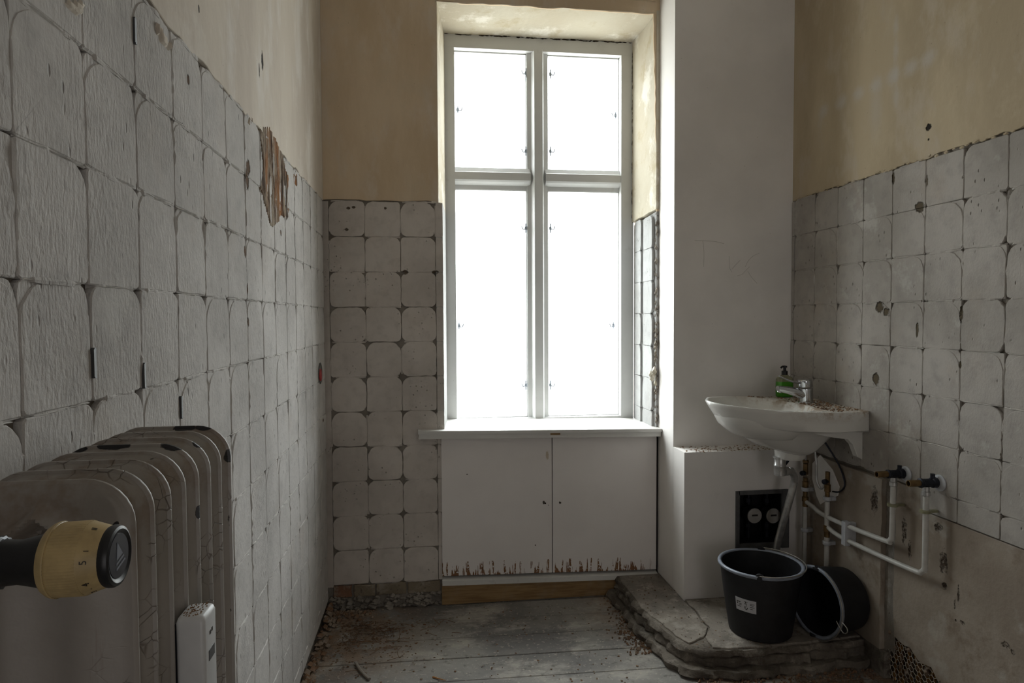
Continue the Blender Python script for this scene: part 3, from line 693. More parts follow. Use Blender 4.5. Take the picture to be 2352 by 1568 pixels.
def sash(xa, xb, za, zb_):
    m_ = MB(); w = .016; ya, yb_ = 3.240, 3.272; xa -= .012; xb += .012; za -= .010; zb_ += .010
    m_.box((xa, ya, za), (xa+w, yb_, zb_)); m_.box((xb-w, ya, za), (xb, yb_, zb_)); m_.box((xa, ya, za), (xb, yb_, za+w)); m_.box((xa, ya, zb_-w), (xb, yb_, zb_))
    s_ = m_.part('sash', 'window_paint', win); MB().box((xa+w-.003, 3.255, za+w-.003), (xb-w+.003, 3.259, zb_-w+.003)).part('window_pane', 'glass', s_)
for xa, xb in ((.143, .500), (.603, .971)):
    sash(xa, xb, .778, 1.908); sash(xa, xb, 2.006, 2.571)
def catch(px, py, dx, s=1):
    p = at(px, py, 1, 3.232)+Vector((dx*.007, 0, 0)); s *= 1.25; m_ = MB()
    m_.cyl(p+Vector((0, 0, -.018*s)), p+Vector((0, 0, .018*s)), .0032, 8); m_.box(p+Vector((-.006, -.002, -.008)), p+Vector((.006, .006, .008)))
    m_.tube([p, p+Vector((dx*.014, -.006, -.007)), p+Vector((dx*.022, -.008, .009))], .0026, 6, 3)
    m_.tube([p+Vector((dx*.002, 0, -.016)), p+Vector((dx*.004, -.004, -.034*s))], .0012, 5, 0)
    m_.part('window_catch', 'catch_metal', win, 40)
for x, y in [(1211, 168), (1211, 347), (1211, 524), (1211, 884)]: catch(x, y, -1)
for x, y in [(1261, 170), (1261, 347), (1261, 524), (1261, 884)]: catch(x, y, 1)
for x, y, d in [(1048, 252, 1), (1051, 748, 1), (1417, 265, -1), (1412, 747, -1)]: catch(x, y, d, .7)
# reveal: sides and head
rv = MB(); rv.prism(rag([(YB-.001, ZT-.01), (YB-.001, 2.66), (3.21, 2.66), (3.21, ZT-.03)], .03, .003, 4, (0, 1, 2)), (0, 0, 0), (0, 1, 0), (0, 0, 1), (1, 0, 0), 0, .02)
def shear(b, xa, xb, side):
    for i, (x, y, z) in enumerate(b.v):
        t = (y-YB)/(3.2-YB); b.v[i] = (xa+(xb-xa)*t+(x if side < 0 else -x)*0+(0 if x < .01 else side*.03), y, z)
    return b
shear(rv, 1.046, 1.026, 1).part('reveal_plaster', 'plaster_reveal', wb)
rl = MB(); rl.prism([(YB+.0015, ZT), (YB+.0015, 2.66), (3.21, 2.66), (3.21, ZT)], (0, 0, 0), (0, 1, 0), (0, 0, 1), (1, 0, 0), 0, .02)
shear(rl, .058, .098, -1).part('reveal_plaster', 'plaster_reveal', wb)
rl = MB(); rl.prism([(YB+.0015, .76), (YB+.0015, ZT), (3.21, ZT), (3.21, .76)], (0, 0, 0), (0, 1, 0), (0, 0, 1), (1, 0, 0), 0, .02)
shear(rl, .075, .098, -1).part('reveal_plaster', 'mortar_reveal', wb)
b = MB(); nx, ny = 24, 6
for j in range(ny+1):
    for i in range(nx+1):
        y = YB-.001+(3.215-YB)*j/ny; t = j/ny; xx = .05+(1.04-.05)*i/nx
        b.v.append((xx, y, 2.646-.012*t+noise.noise(Vector((xx*6, y*6, 1)))*.003+(xx-.5)*.004))
b.f = [(j*(nx+1)+i, j*(nx+1)+i+1, (j+1)*(nx+1)+i+1, (j+1)*(nx+1)+i) for j in range(ny) for i in range(nx)]; b.mi = [0]*len(b.f)
n0 = len(b.v); b.add([(x, y, 2.70) for x, y, z in b.v], [tuple(reversed(f)) for f in b.f]); b.part('reveal_head', 'plaster_reveal', wb, 30)
# right reveal: stripped bed (two columns) and rough broken edge beside the boxing
bk = MB(); bk.prism([(YB+.004, .765), (YB+.004, ZT-.02), (3.21, ZT-.045), (3.21, .765)], (0, 0, 0), (0, 1, 0), (0, 0, 1), (1, 0, 0), 0, .02)
shear(bk, 1.050, 1.040, 1).part('reveal_bed', 'mortar_reveal', wb)
vv = variants('mortar_reveal', ['round', 'round', 'square'], 9, 700)
for ci, (ya, yb_) in enumerate([(3.196-.115, 3.196), (YB+.022, 3.196-.117)]):
    for k in range(7):
        h = P if k < 6 else .145-.045
        zc = ZT-.03-P*k-P/2 if k < 6 else ZT-.03-P*6-h/2; yc = (ya+yb_)/2
        t = (yc-YB)/(3.2-YB)
        put(vv[(ci*4+k) % 9], wb, 'R', (1.0495-.010*t+.002, yc, zc), (yb_-ya)/P, h/P, -.035)
b = MB()
for i in range(110):
    z = R.uniform(.79, ZT-.02); b.rock((1.052+R.uniform(-.004, .006), YB+R.uniform(0, .02), z), R.uniform(.005, .013), (.7, .9, 1.3))
o = b.part('broken_edge', 'mortar_recess', wb); o['kind'] = 'stuff'
b = MB()
for x, y, r in [(1499, 866, .02), (1503, 850, .018), (1494, 858, .015), (1505, 880, .016)]: b.rock(at(x, y, 1, YB+.005), r, (.7, .8, 1.2))
b.part('broken_edge', 'plaster_reveal', wb)
# dark gap round the frame, its shade put in as dark-coloured lumps
b = MB()
for i in range(80):
    z = R.uniform(1.76, 2.62); b.rock((1.0275+R.uniform(-.002, .003), 3.199, z), R.uniform(.004, .008), (.5, .5, 2.6))
for i in range(90):
    xx = R.uniform(.10, 1.02); b.rock((xx, 3.199, 2.633+R.uniform(-.003, .002)), R.uniform(.004, .007), (2.6, .5, .5))
o = b.part('frame_gap_shade', 'dark_void', wb); o['kind'] = 'stuff'
# sill board, slightly out of level
def slab8(x0_, x1_, y0_, y1_, zl, zr, th):
    return MB().add([(x0_,y0_,zl-th),(x1_,y0_,zr-th),(x1_,y1_,zr-th),(x0_,y1_,zl-th),(x0_,y0_,zl),(x1_,y0_,zr),(x1_,y1_,zr),(x0_,y1_,zl)], [(0,3,2,1),(4,5,6,7),(0,1,5,4),(1,2,6,5),(2,3,7,6),(3,0,4,7)])
b = slab8(-.040, 1.061, 2.862, YB-.001, .787, .768, .014); b.v += slab8(.076, 1.06, YB-.002, 3.215, .785, .768, .014).v; b.f += [tuple(i+8 for i in f) for f in b.f]; b.mi = [0]*12
sill = b.part('window_sill', 'sill_paint', win)
slab8(-.037, 1.058, 2.868, YB-.001, .773, .754, .022).part('sill_moulding', 'sill_paint', sill)
slab8(.545, .590, 2.8665, 2.8685, .7655, .7648, .012).part('bare_patch', 'plank', sill)

# ------------------------------------------------------------------ cupboard under the sill
cab = thing('window_cabinet', 'white flush two-door cupboard under the window sill, paint flaking brown at the bottom', 'cabinet', (.56, 2.93, .09))
def zq(x): return .128-(x-.06)*.024
def door(xa, xb):
    b = MB(); ya, yb_ = 2.902, 2.922
    za, zb_ = zq(xa), zq(xb); ta, tb = .748-(xa-.06)*.018, .748-(xb-.06)*.018
    e = .0015
    b.loft([[(xa, yb_, za), (xb, yb_, zb_), (xb, yb_, tb), (xa, yb_, ta)], [(xa, ya+e, za), (xb, ya+e, zb_), (xb, ya+e, tb), (xa, ya+e, ta)], [(xa+e, ya, za+e), (xb-e, ya, zb_+e), (xb-e, ya, tb-e), (xa+e, ya, ta-e)]])
    return b.part('door', 'cabinet_paint', cab)
d1 = door(.0605, .5578); d2 = door(.5612, 1.050)
MB().cyl((.527, 2.9025, .437), (.527, 2.9005, .437), .004, 10).part('knob_hole', 'dark_void', d1); MB().cyl((.597, 2.9025, .436), (.597, 2.9005, .436), .0035, 10).part('knob_hole', 'dark_void', d2)
b = MB(); b.add([(.060,2.892,.088),(1.054,2.892,.066),(1.054,2.93,.066),(.060,2.93,.088),(.060,2.892,.110),(1.054,2.892,.087),(1.054,2.93,.096),(.060,2.93,.120)], [(0,3,2,1),(4,5,6,7),(0,1,5,4),(1,2,6,5),(2,3,7,6),(3,0,4,7)])
b.part('bottom_rail', 'sill_paint', cab)
MB().box((.058, 2.925, .095), (1.054, 3.155, .73)).part('carcass', 'dark_void', cab)
b = MB(); b.add([(.058,2.896,.001),(.868,2.896,.001),(.868,2.918,.001),(.058,2.918,.001),(.058,2.896,.088),(.868,2.896,.070),(.868,2.918,.070),(.058,2.918,.088)], [(0,3,2,1),(4,5,6,7),(0,1,5,4),(1,2,6,5),(2,3,7,6),(3,0,4,7)])
solo(b, 'pine_board', 'plank', 'bare tan pine board set on edge under the white cupboard', 'board')

# bricks exposed under the tile bed of the window wall
bx = [(-.415, -.335, 'brick'), (-.325, -.235, 'brick_grey'), (-.228, -.10, 'brick_grey'), (-.092, .05, 'brick_grey')]
for xa, xb, mm in bx:
    for z0, z1 in ((.055, .106),):
        pts = rag([(xa, z0), (xb, z0), (xb, z1), (xa, z1)], .02, .004, int(xa*100))
        MB().prism(pts, (0, YB+D, 0), (1, 0, 0), (0, 0, 1), (0, -1, 0), -.003, R.uniform(.004, .014), .003).part('brick', mm, wb)
b = MB()
for i in range(170):
    x = R.uniform(-.43, .055); b.rock((x, YB+R.uniform(-.02, .012), R.uniform(0, .055)), R.uniform(.006, .018), (1.3, .7, .8))
o = b.part('rubble_fill', 'mortar_recess', wb); o['kind'] = 'stuff'

# ------------------------------------------------------------------ rubble, dust and litter
def heap(n, fx, fy, fz, rr, seed):
    rn = random.Random(seed); b = MB()
    for i in range(n):
        b.cur = rn.choice([0, 0, 1]); r = rn.uniform(*rr); x, y = fx(rn), fy(rn); b.rock((x, y, fz(rn, x, y)+r*.3), r, (1.1, 1.1, .7), rn)
    return b
b = heap(420, lambda q: XL+.004+abs(q.gauss(0, .016)), lambda q: q.uniform(1.6, 2.9), lambda q, x, y: q.uniform(-.002, max(.0, .042-(x-XL)*.9)), (.005, .016), 3)
b2 = heap(160, lambda q: -.41+abs(q.gauss(0, .07)), lambda q: 2.89-abs(q.gauss(0, .035)), lambda q, x, y: -.001, (.004, .012), 4); b.add(b2.v, b2.f); b.mi = b.mi[:len(b.mi)-len(b2.f)]+b2.mi
solo(b, 'rubble', ['rubble', 'rubble_red'], 'crumbled brick and mortar rubble along the foot of the left wall', 'rubble', kind='stuff')
b = MB()
for i in range(330):
    x, y = R.uniform(-.40, 1.0), R.uniform(1.9, 2.85)
    if x > .80 and y > 2.1: continue
    b.cur = R.choice([0, 1, 1]); b.rock((x, y, .001), R.uniform(.0014, .0042), (1.4, 1.4, .7))
for i in range(420):
    x, y = -.36+abs(R.gauss(0, .16)), 2.78-abs(R.gauss(0, .18)); b.cur = R.choice([0, 1, 1]); b.rock((x, y, .001), R.uniform(.0014, .0045), (1.6, 1, .7))
for i in range(420):
    t = R.random(); x = .84-.02*math.sin(t*5)+R.gauss(0, .03)-.02; y = 2.36+t*.5
    b.cur = R.choice([0, 1, 1]); b.rock((x, y, .002), R.uniform(.002, .006))
for i in range(520):
    x, y = R.uniform(.93, 1.58), R.gauss(2.13, .045); b.cur = R.choice([0, 1, 1]); b.rock((x, min(y, 2.19), .003), R.uniform(.002, .007))
solo(b, 'grit', ['rubble', 'rubble_red'], 'fine brick grit and plaster crumbs scattered over the floorboards', 'debris', kind='stuff')
b = MB()
for i in range(70):
    x, y = -.30+abs(R.gauss(0, .13)), 2.74-abs(R.gauss(0, .13)); a = R.uniform(0, PI); L = R.uniform(.015, .05)
    d = Vector((math.cos(a), math.sin(a), 0))*L; k = Vector((-d.y, d.x, 0))*R.uniform(-.3, .3); p = Vector((x, y, .003))
    b.tube([p-d, p+k+Vector((0, 0, .003)), p+d], .0011, 4, 2)
solo(b, 'wood_shavings', 'rubble_red', 'thin curly brown shavings in the dusty left corner of the floor', 'debris', kind='stuff')
pp = [at(x, y, 2, .006) for x, y in [(817, 1521), (826, 1536), (838, 1550), (849, 1559)]]
solo(MB().tube(pp, .0055, 8, 4), 'plastic_strip', 'grey_strip', 'short curved grey strip lying on the floorboards near the left wall', 'strip', 40)
pp = [at(x, y, 2, .003) for x, y in [(994, 1554), (1008, 1558), (1024, 1562)]]
b = MB(); b.tube(pp, .0032, 5, 0, .4); solo(b, 'wood_splinter', 'splinter', 'thin orange wood splinter lying flat on the grey floorboards', 'splinter')

# ------------------------------------------------------------------ broken concrete slab in the right corner
TOP = [(.856, 2.892), (.846, 2.80), (.853, 2.66), (.850, 2.56), (.862, 2.48), (.884, 2.38), (.895, 2.30), (.925, 2.235), (.985, 2.200), (1.058, 2.178), (1.187, 2.172), (1.300, 2.178), (1.428, 2.185), (1.589, 2.192), (1.589, 2.60), (1.062, 2.60), (1.062, 2.892)]
slab = thing('concrete_slab', 'raised broken-edged concrete slab under the black buckets, in the right corner', 'slab', (1.2, 2.45, 0))
def scl(pts, k): return [(x-k*(1 if x < .99 else .25 if x < 1.2 else 0), y-k*(1 if y < 2.24 and x > .9 else .3 if y < 2.5 else 0)) for x, y in pts]
def layer(k, z0, z1, mm, seed, amp, nm):
    q = scl(TOP, k); q = q[:13]+TOP[13:] if False else q
    q = [(min(x, 1.589), y) if y < 2.3 else (x, y) for x, y in q]
    pts = rag(q, .018, amp, seed, (13, 14, 15, 16)); b = MB()
    rings = []
    hs = [z0, z0+(z1-z0)*.35, z0+(z1-z0)*.75, z1]
    for hi, zz in enumerate(hs):
        off = [0, .006, .003, -.003][hi]; rg_ = []
        for (x, y) in pts:
            nn = noise.noise(Vector((x*25+seed, y*25, zz*60)))*.012*(1 if hi < 3 else .4)
            free = 1 if (x < 1.0 or y < 2.3) and x < 1.585 else 0
            dx = -(off+nn)*(1 if x < .95 else .2) ; dy = -(off+nn)*(1 if y < 2.28 else .15)
            rg_.append((x+dx*free, y+dy*free, zz+(noise.noise(Vector((x*12, y*12, seed)))*.0035*free if hi == 3 else 0)))
        rings.append(rg_)
    return b.loft(rings).part(nm, mm, slab, 35)
layer(.034, 0, .030, 'concrete_rough', 2, .016, 'base_layer')
layer(.004, .024, .062, 'concrete_rough', 5, .014, 'middle_layer')
layer(.000, .060, .086, 'concrete_rough', 8, .009, 'upper_layer')
# two thin screed sheets on top with a crack between them
crk = [at(x, y, 2, .09) for x, y in [(1560, 1362), (1578, 1385), (1600, 1405), (1612, 1425), (1628, 1440), (1618, 1462), (1640, 1490)]]
ck = [(p.x, p.y) for p in crk]; ck[0] = (1.064, 2.60)
A_ = [(.866, 2.888), (.858, 2.80), (.866, 2.66), (.862, 2.56), (.876, 2.48), (.898, 2.385), (.912, 2.31), (.94, 2.25)] + [(x-.004, y) for x, y in reversed(ck[:-1])] + [(1.060, 2.888)]
MB().prism(rag(A_, .02, .004, 21, (13, 14)), (0, 0, 0), (1, 0, 0), (0, 1, 0), (0, 0, 1), .08, .0905, .002).part('screed_sheet', 'concrete', slab)
B_ = [(x+.004, y) for x, y in ck[:-1]] + [(1.01, 2.205), (1.06, 2.19), (1.187, 2.184), (1.30, 2.192), (1.42, 2.20), (1.586, 2.21), (1.586, 2.600)]
MB().prism(rag(B_, .02, .004, 23, (11, 12)), (0, 0, 0), (1, 0, 0), (0, 1, 0), (0, 0, 1), .08, .0925, .002).part('screed_sheet', 'concrete', slab)
for j, (x, y, r, lb) in enumerate([(1545, 1484, .026, 'rounded grey mortar lump left of the slab corner'), (1585, 1508, .024, 'rough mortar lump in front of the slab corner'), (1480, 1428, .015, 'small mortar lump at the left edge of the slab'), (1622, 1512, .017, 'small pale chip under the front of the slab')]):
    c = at(x, y, 2, r*.5); b = MB(); n = 10
    rg_ = []
    for k in range(1, 7):
        ph = PI*k/7; rg_.append([(c.x+r*math.sin(ph)*math.cos(2*PI*i/n)*1.2*(1+.25*noise.noise(Vector((i*1.3, k*.9, j*5)))), c.y+r*math.sin(ph)*math.sin(2*PI*i/n)*(1+.25*noise.noise(Vector((i, k*1.7, j*5+2)))), max(.001, r*.62-math.cos(ph)*r*.6)) for i in range(n)])
    b.loft(rg_); solo(b, 'mortar_lump', 'concrete_rough', lb, 'rubble', 60)
b = MB()
for i in range(260):
    x, y = R.uniform(.87, 1.58), R.uniform(2.2, 2.86)
    if x > 1.06 and y > 2.59: continue
    b.cur = R.choice([0, 0, 1]); b.rock((x, y, .0925), R.uniform(.0012, .004), (1.2, 1.2, .6))
solo(b, 'slab_crumbs', ['rubble', 'rubble_red'], 'fine plaster crumbs on top of the concrete slab', 'debris', kind='stuff')
b = MB(); c = at(1795, 1467, 2, .101)
b.lathe([(.0001, 0), (.006, .001), (.008, .006), (.008, .018), (.006, .023), (.0001, .024)], c-Vector((.012, 0, 0)), (1, .1, 0), 10, False, False)
solo(b, 'cork_stub', 'cork', 'small yellow-green stub lying in front of the upright bucket', 'stub', 40)

# ------------------------------------------------------------------ buckets
def bucket(M4, label, loc, r0, r1, h, ears, bail, sticker=False):
    t = thing('bucket', label, 'bucket', loc, 'black builder buckets')
    b = MB(); b.lathe([(.0001, 0), (r0-.006, 0), (r0, .005), (r0+(r1-r0)*.55, h*.55), (r1-.006, h-.03), (r1-.004, h-.004), (r1-.010, h-.004), (r1-.013, h-.03), (r0-.006, .008), (.0001, .006)], n=48, cap0=False, cap1=False)
    b.part('bucket_body', 'bucket', t, 40, M4)
    b = MB(); n = 48; pr = [(r1-.008, h-.008), (r1+.003, h-.010), (r1+.0055, h-.004), (r1+.003, h+.001), (r1-.004, h+.0015), (r1-.009, h-.003)]
    for i in range(n):
        a = 2*PI*i/n; b.v += [(p*math.cos(a), p*math.sin(a), q) for p, q in pr]
    b.f = [(i*6+k, i*6+(k+1) % 6, ((i+1) % n)*6+(k+1) % 6, ((i+1) % n)*6+k) for i in range(n) for k in range(6)]; b.mi = [0]*len(b.f)
    b.part('rim', 'bucket_rim', t, 60, M4)
    for a in ears:
        b = MB(); d = Vector((math.cos(a), math.sin(a), 0)); s_ = Vector((-d.y, d.x, 0))
        b.lathe([(.016, 0), (.016, .007), (.009, .009), (.009, .013), (.0001, .013)], d*(r1-.006)+Vector((0, 0, h-.006)), d, 14, True, False); b.part('ear', 'bucket', t, 40, M4)
    b = MB(); b.tube(bail, .0022, 8, 6); b.part('bail', 'steel_wire', t, 60, M4)
    if sticker:
        a0, a1 = sticker; n = 8; zl, zh = .112, .160
        def rad(z): return r0+(r1-r0)*(z/h)*.99+.0012
        b = MB(); b.loft([[(rad(z)*math.cos(a0+(a1-a0)*i/n), rad(z)*math.sin(a0+(a1-a0)*i/n), z) for z in (zl, zh)] + [((rad(z)-.001)*math.cos(a0+(a1-a0)*i/n), (rad(z)-.001)*math.sin(a0+(a1-a0)*i/n), z) for z in (zh, zl)] for i in range(n+1)])
        st = b.part('sticker', 'sticker', t, 30, M4)
        def pr_(u, v, w_, h_):     # a small bar of print on the sticker
            q = MB(); 
            a = a0+(a1-a0)*u; bb = a0+(a1-a0)*(u+w_); z = zl+(zh-zl)*v; z2 = z+(zh-zl)*h_; k = .0004
            q.loft([[((rad(zz)+kk)*math.cos(x), (rad(zz)+kk)*math.sin(x), zz) for zz, kk in ((z, 0), (z, k), (z2, k), (z2, 0))] for x in (a, bb)]); return q
        ink = MB()
        for u, v, w_, h_ in [(.06, .66, .20, .07), (.08, .50, .05, .12), (.18, .52, .14, .04), (.18, .42, .12, .04), (.06, .3, .22, .04), (.46, .62, .12, .05), (.5, .7, .05, .14), (.45, .78, .03, .05), (.58, .78, .03, .05), (.46, .25, .04, .2), (.5, .18, .08, .06), (.57, .25, .04, .12), (.53, .45, .03, .1), (.72, .7, .2, .04), (.72, .6, .16, .04), (.72, .45, .2, .04), (.72, .3, .12, .04)]:
            q = pr_(u, v, w_, h_); ink.add(q.v, q.f)
        ink.part('print', 'ink', st, None, M4)
    return t
bc = Vector((1.243, 2.305, .0925)); rb, rt, hb = .113, .150, .258
def aT(px, py, r, zc):   # bearing, round the upright bucket, of a point seen at a pixel
    best = min(((at(px, py, 0, bc.x+r*math.cos(a/100))-Vector((bc.x+r*math.cos(a/100), bc.y+r*math.sin(a/100), zc))).length, a/100) for a in range(314, 628)); return best[1]
ea = aT(1743, 1315, rt, .35)
e0 = Vector((math.cos(ea), math.sin(ea), 0))*(rt+.004); bl = []
for i in range(13):               # the handle wire folded down along the rim
    a = ea+i*PI/12; bl.append(Vector((math.cos(a), math.sin(a), 0))*(rt+.009)+Vector((0, 0, hb+.005-.002*math.sin(i*PI/12))))
sa, sb = aT(1689, 1390, .137, .225), aT(1736, 1400, .137, .215)
bucket(Matrix.Translation(bc), 'upright round black plastic bucket with a white sticker, standing on the concrete slab', bc, rb, rt, hb, [ea, ea+PI], bl, (sa, sb))
rc = Vector((1.417, 2.232, .2300)); ax2 = Vector((-.97, -.20, .04)).normalized(); h2 = .150
up2 = Vector((0, 0, 1)); up2 = (up2-ax2*up2.dot(ax2)).normalized(); sd2 = up2.cross(ax2)
bo = rc-ax2*h2
rc.z = .0935+.127; bo = rc-ax2*h2
M2 = Matrix(((sd2.x, up2.x, ax2.x, bo.x), (sd2.y, up2.y, ax2.y, bo.y), (sd2.z, up2.z, ax2.z, bo.z), (0, 0, 0, 1)))
rr2 = .126; bl = []
for i in range(13):
    a = PI/2-.35-i*(PI/12)*.9; bl.append(Vector((math.cos(a), math.sin(a), 0))*(rr2+.008)+Vector((0, 0, h2+.004)))
Mi = M2.inverted()
for p in [(1.372, 2.095, .165), (1.378, 2.075, .135), (1.392, 2.068, .130), (1.40, 2.078, .150), (1.397, 2.085, .170)]: pass
hk = [at(x, y, 0, 1.405) for x, y in [(1921, 1426), (1929, 1441), (1938, 1454), (1946, 1452), (1945, 1442), (1934, 1429)]]
bucket(M2, 'black bucket lying on its side behind the upright one, wire handle showing', (1.49, 2.24, .0925), .112, rr2, h2, [PI/2, -PI/2], bl)
solo(MB().tube(hk, .0018, 7, 4), 'wire_hook', 'steel_wire', 'bent pale wire loop hooked on the lying bucket handle', 'wire', 60)

# ------------------------------------------------------------------ basin
basin = thing('washbasin', 'white ceramic washbasin fixed to the right wall, brown dust on its rear shelf', 'washbasin', (1.36, 2.40, .73))
CX, CY = 1.31, 2.400
def inside_o(x, y):
    if x > 1.600: return False
    if x > 1.43: return abs(y-CY) <= .230-.02*max(0, (x-1.43)/.17)**2
    return (abs(1.43-x)/.352)**2.15+(abs(y-CY)/.230)**2.15 <= 1
def ray_o(a):
    lo, hi = 0, .6
    for _ in range(30):
        m_ = (lo+hi)/2; lo, hi = (m_, hi) if inside_o(CX+m_*math.cos(a), CY+m_*math.sin(a)) else (lo, m_)
    return lo
NB = 72; ang = [2*PI*i/NB for i in range(NB)]; Ro = [ray_o(a) for a in ang]
def Ri(a): # inner bowl
    ca, sa_ = math.cos(a), math.sin(a); ax_ = .150 if ca > 0 else .215
    return 1/math.sqrt((ca/ax_)**2+(sa_/.205)**2)
def zr(x, y): return .932+.020*max(0, (1.45-x)/.37)**1.3+(.004 if y > 2.5 else 0)
OC = (1.425, 2.42)
def oring(drop, sb_, sf, z_only=None):
    rg_ = []
    for a, r in zip(ang, Ro):
        x, y = CX+r*math.cos(a), CY+r*math.sin(a); w = max(0, min(1, (1.5-x)/.36)); w = w*w*(3-2*w); s_ = sb_+(sf-sb_)*w
        if x > 1.59: s_ = max(s_, 1) if drop < .08 else s_
        rg_.append((OC[0]+(x-OC[0])*s_, OC[1]+(y-OC[1])*s_, zr(x, y)*(1 if z_only is None else 0)-drop if z_only is None else z_only))
    return rg_
def iring(k, drop):
    rg_ = []
    for a, r in zip(ang, Ro):
        ri = min(Ri(a), r-.012)*k; x, y = CX+ri*math.cos(a), CY+ri*math.sin(a); rg_.append((x, y, zr(x, y)-drop))
    return rg_
rings = [oring(.197, .13, .13), oring(.192, .26, .26), oring(.172, .36, .44), oring(.140, .45, .60), oring(.110, .55, .72), oring(.088, .66, .81), oring(.078, .90, .845), oring(.072, .975, .87), oring(.045, .985, .925), oring(.020, .995, .972), oring(.006, 1, .995), oring(.001, .994, .992)]
rg_ = []
for a, r in zip(ang, Ro):
    ri = min(Ri(a)*1.04, r-.008); x, y = CX+ri*math.cos(a), CY+ri*math.sin(a); rg_.append((x, y, zr(x, y)-.0005))
rings += [rg_, iring(1, .004), iring(.97, .02), iring(.93, .05), iring(.85, .085), iring(.66, .118), iring(.38, .135), iring(.12, .14)]
MB().loft(rings).part('bowl', 'ceramic', basin, 50)
b = MB(); b.lathe([(.05, .19), (.060, .165), (.060, .150), (.056, .140), (.0001, .139)], (OC[0], OC[1], .590), (0, 0, 1), 32, False, False)
b = MB(); b.lathe([(.030, 0), (.050, .002), (.058, .012), (.060, .045)], (OC[0], OC[1], .714), (0, 0, 1), 32); b.part('outlet_boss', 'ceramic', basin, 40)
b = MB(); b.lathe([(.0065, 0), (.0065, .004), (.0001, .004)], (1.451, 2.415, .895), (-.9, -.12, .25), 16, True, False); b.part('overflow_hole', 'dark_void', basin)
bp = [at(x, y, 1, 2.235) for x, y in [(1862, 992), (1984, 985), (1984, 1057), (1970, 1049), (1960, 1022), (1948, 1009), (1900, 1003)]]
for off in (0, .30): MB().prism([(p.x, p.z) for p in bp], (0, 2.235+off, 0), (1, 0, 0), (0, 0, 1), (0, -1, 0), -.028, 0, .002).part('bracket', 'ceramic', basin, label=None)
b = MB()
for i in range(420):
    x, y = R.uniform(1.455, 1.585), R.uniform(2.20, 2.61)
    if R.random() < .3: x, y = 1.32+R.gauss(0, .06), 2.60+R.gauss(0, .010)
    if not inside_o(x-.0, y) or Vector((x-1.505, y-2.45)).length < .03 or Vector((x-1.503, y-2.602)).length < .045: continue
    if math.hypot(x-CX, y-CY) < Ri(math.atan2(y-CY, x-CX))*1.05: continue
    b.cur = R.choice([0, 0, 1]); b.rock((x, y, zr(x, y)+.001), R.uniform(.0018, .005), (1.4, 1.2, .6))
solo(b, 'plaster_dust', ['dust', 'rubble'], 'brown plaster dust and crumbs heaped on the rear shelf of the washbasin', 'debris', kind='stuff')
# mixer tap
tx, ty, tz = 1.508, 2.450, .930
tap = thing('mixer_tap', 'chrome single-lever mixer tap on the washbasin', 'tap', (tx, ty, tz))
b = MB(); b.lathe([(.030, 0), (.030, .004), (.027, .007), (.0265, .03), (.028, .052), (.028, .060)], (tx, ty, tz), (-.06, 0, 1), 28); b.part('tap_body', 'chrome', tap, 40)
rings = []
for k in range(9):
    t = k/8; x = tx-.004-.118*t; z = tz+.030+.030*t+.004*math.sin(t*PI); w = .0235-.0085*t; hh = .0225-.0110*t
    rings.append([(x, ty+w*math.cos(2*PI*i/16), z+hh*math.sin(2*PI*i/16)) for i in range(16)])
MB().loft(rings).part('spout', 'chrome', tap, 60)
MB().cyl((tx-.112, ty, tz+.055), (tx-.115, ty, tz+.044), .009, 14).part('aerator', 'dull_chrome', tap, 40)
b = MB(); b.lathe([(.0275, .0), (.0290, .003), (.0285, .026), (.024, .031), (.0001, .032)], (tx-.005, ty, tz+.065), (-.06, 0, 1), 28, True, False); hd = b.part('lever_cap', 'chrome', tap, 40)
rings = []
for k in range(8):
    t = k/7; x = tx-.018-.098*t; z = tz+.082+.010*t+.018*(t**1.5)-.004*math.sin(t*PI); w = .0175-.008*t; hh = .0065-.0030*t
    rings.append([(x, ty+w*math.cos(2*PI*i/12), z+hh*math.sin(2*PI*i/12)) for i in range(12)])
MB().loft(rings).part('lever', 'chrome', hd, 60)
# soap bottle
sp = thing('soap_bottle', 'green pump soap bottle standing behind the tap', 'bottle', (1.503, 2.602, .937))
def rr(w, d, z, r=.015, n=5, c=(1.503, 2.602)):
    out = []
    for (sx, sy, a0) in ((1, 1, 0), (-1, 1, PI/2), (-1, -1, PI), (1, -1, 1.5*PI)):
        for k in range(n): a = a0+PI/2*k/(n-1); out.append((c[0]+sx*(w/2-r)+r*math.cos(a), c[1]+sy*(d/2-r)+r*math.sin(a), z))
    return out
b = MB(); b.loft([rr(.066, .036, .938), rr(.070, .040, .942), rr(.070, .040, 1.002)]); b.part('bottle_body', 'soap_green', sp, 40)
b = MB(); b.loft([rr(.070, .040, 1.0021), rr(.069, .040, 1.012), rr(.060, .036, 1.020), rr(.034, .028, 1.026, .012), rr(.026, .026, 1.030, .012)]); b.part('bottle_shoulder', 'soap_top', sp, 40)
b = MB(); b.lathe([(.0125, 0), (.0125, .016), (.009, .018), (.006, .019), (.006, .030), (.010, .031), (.010, .038), (.0001, .040)], (1.503, 2.602, 1.030), (0, 0, 1), 16, True, False); b.tube([(1.503, 2.602, 1.065), (1.488, 2.594, 1.066), (1.480, 2.590, 1.061)], .004, 8, 3); b.part('pump', 'black_plastic', sp, 40)

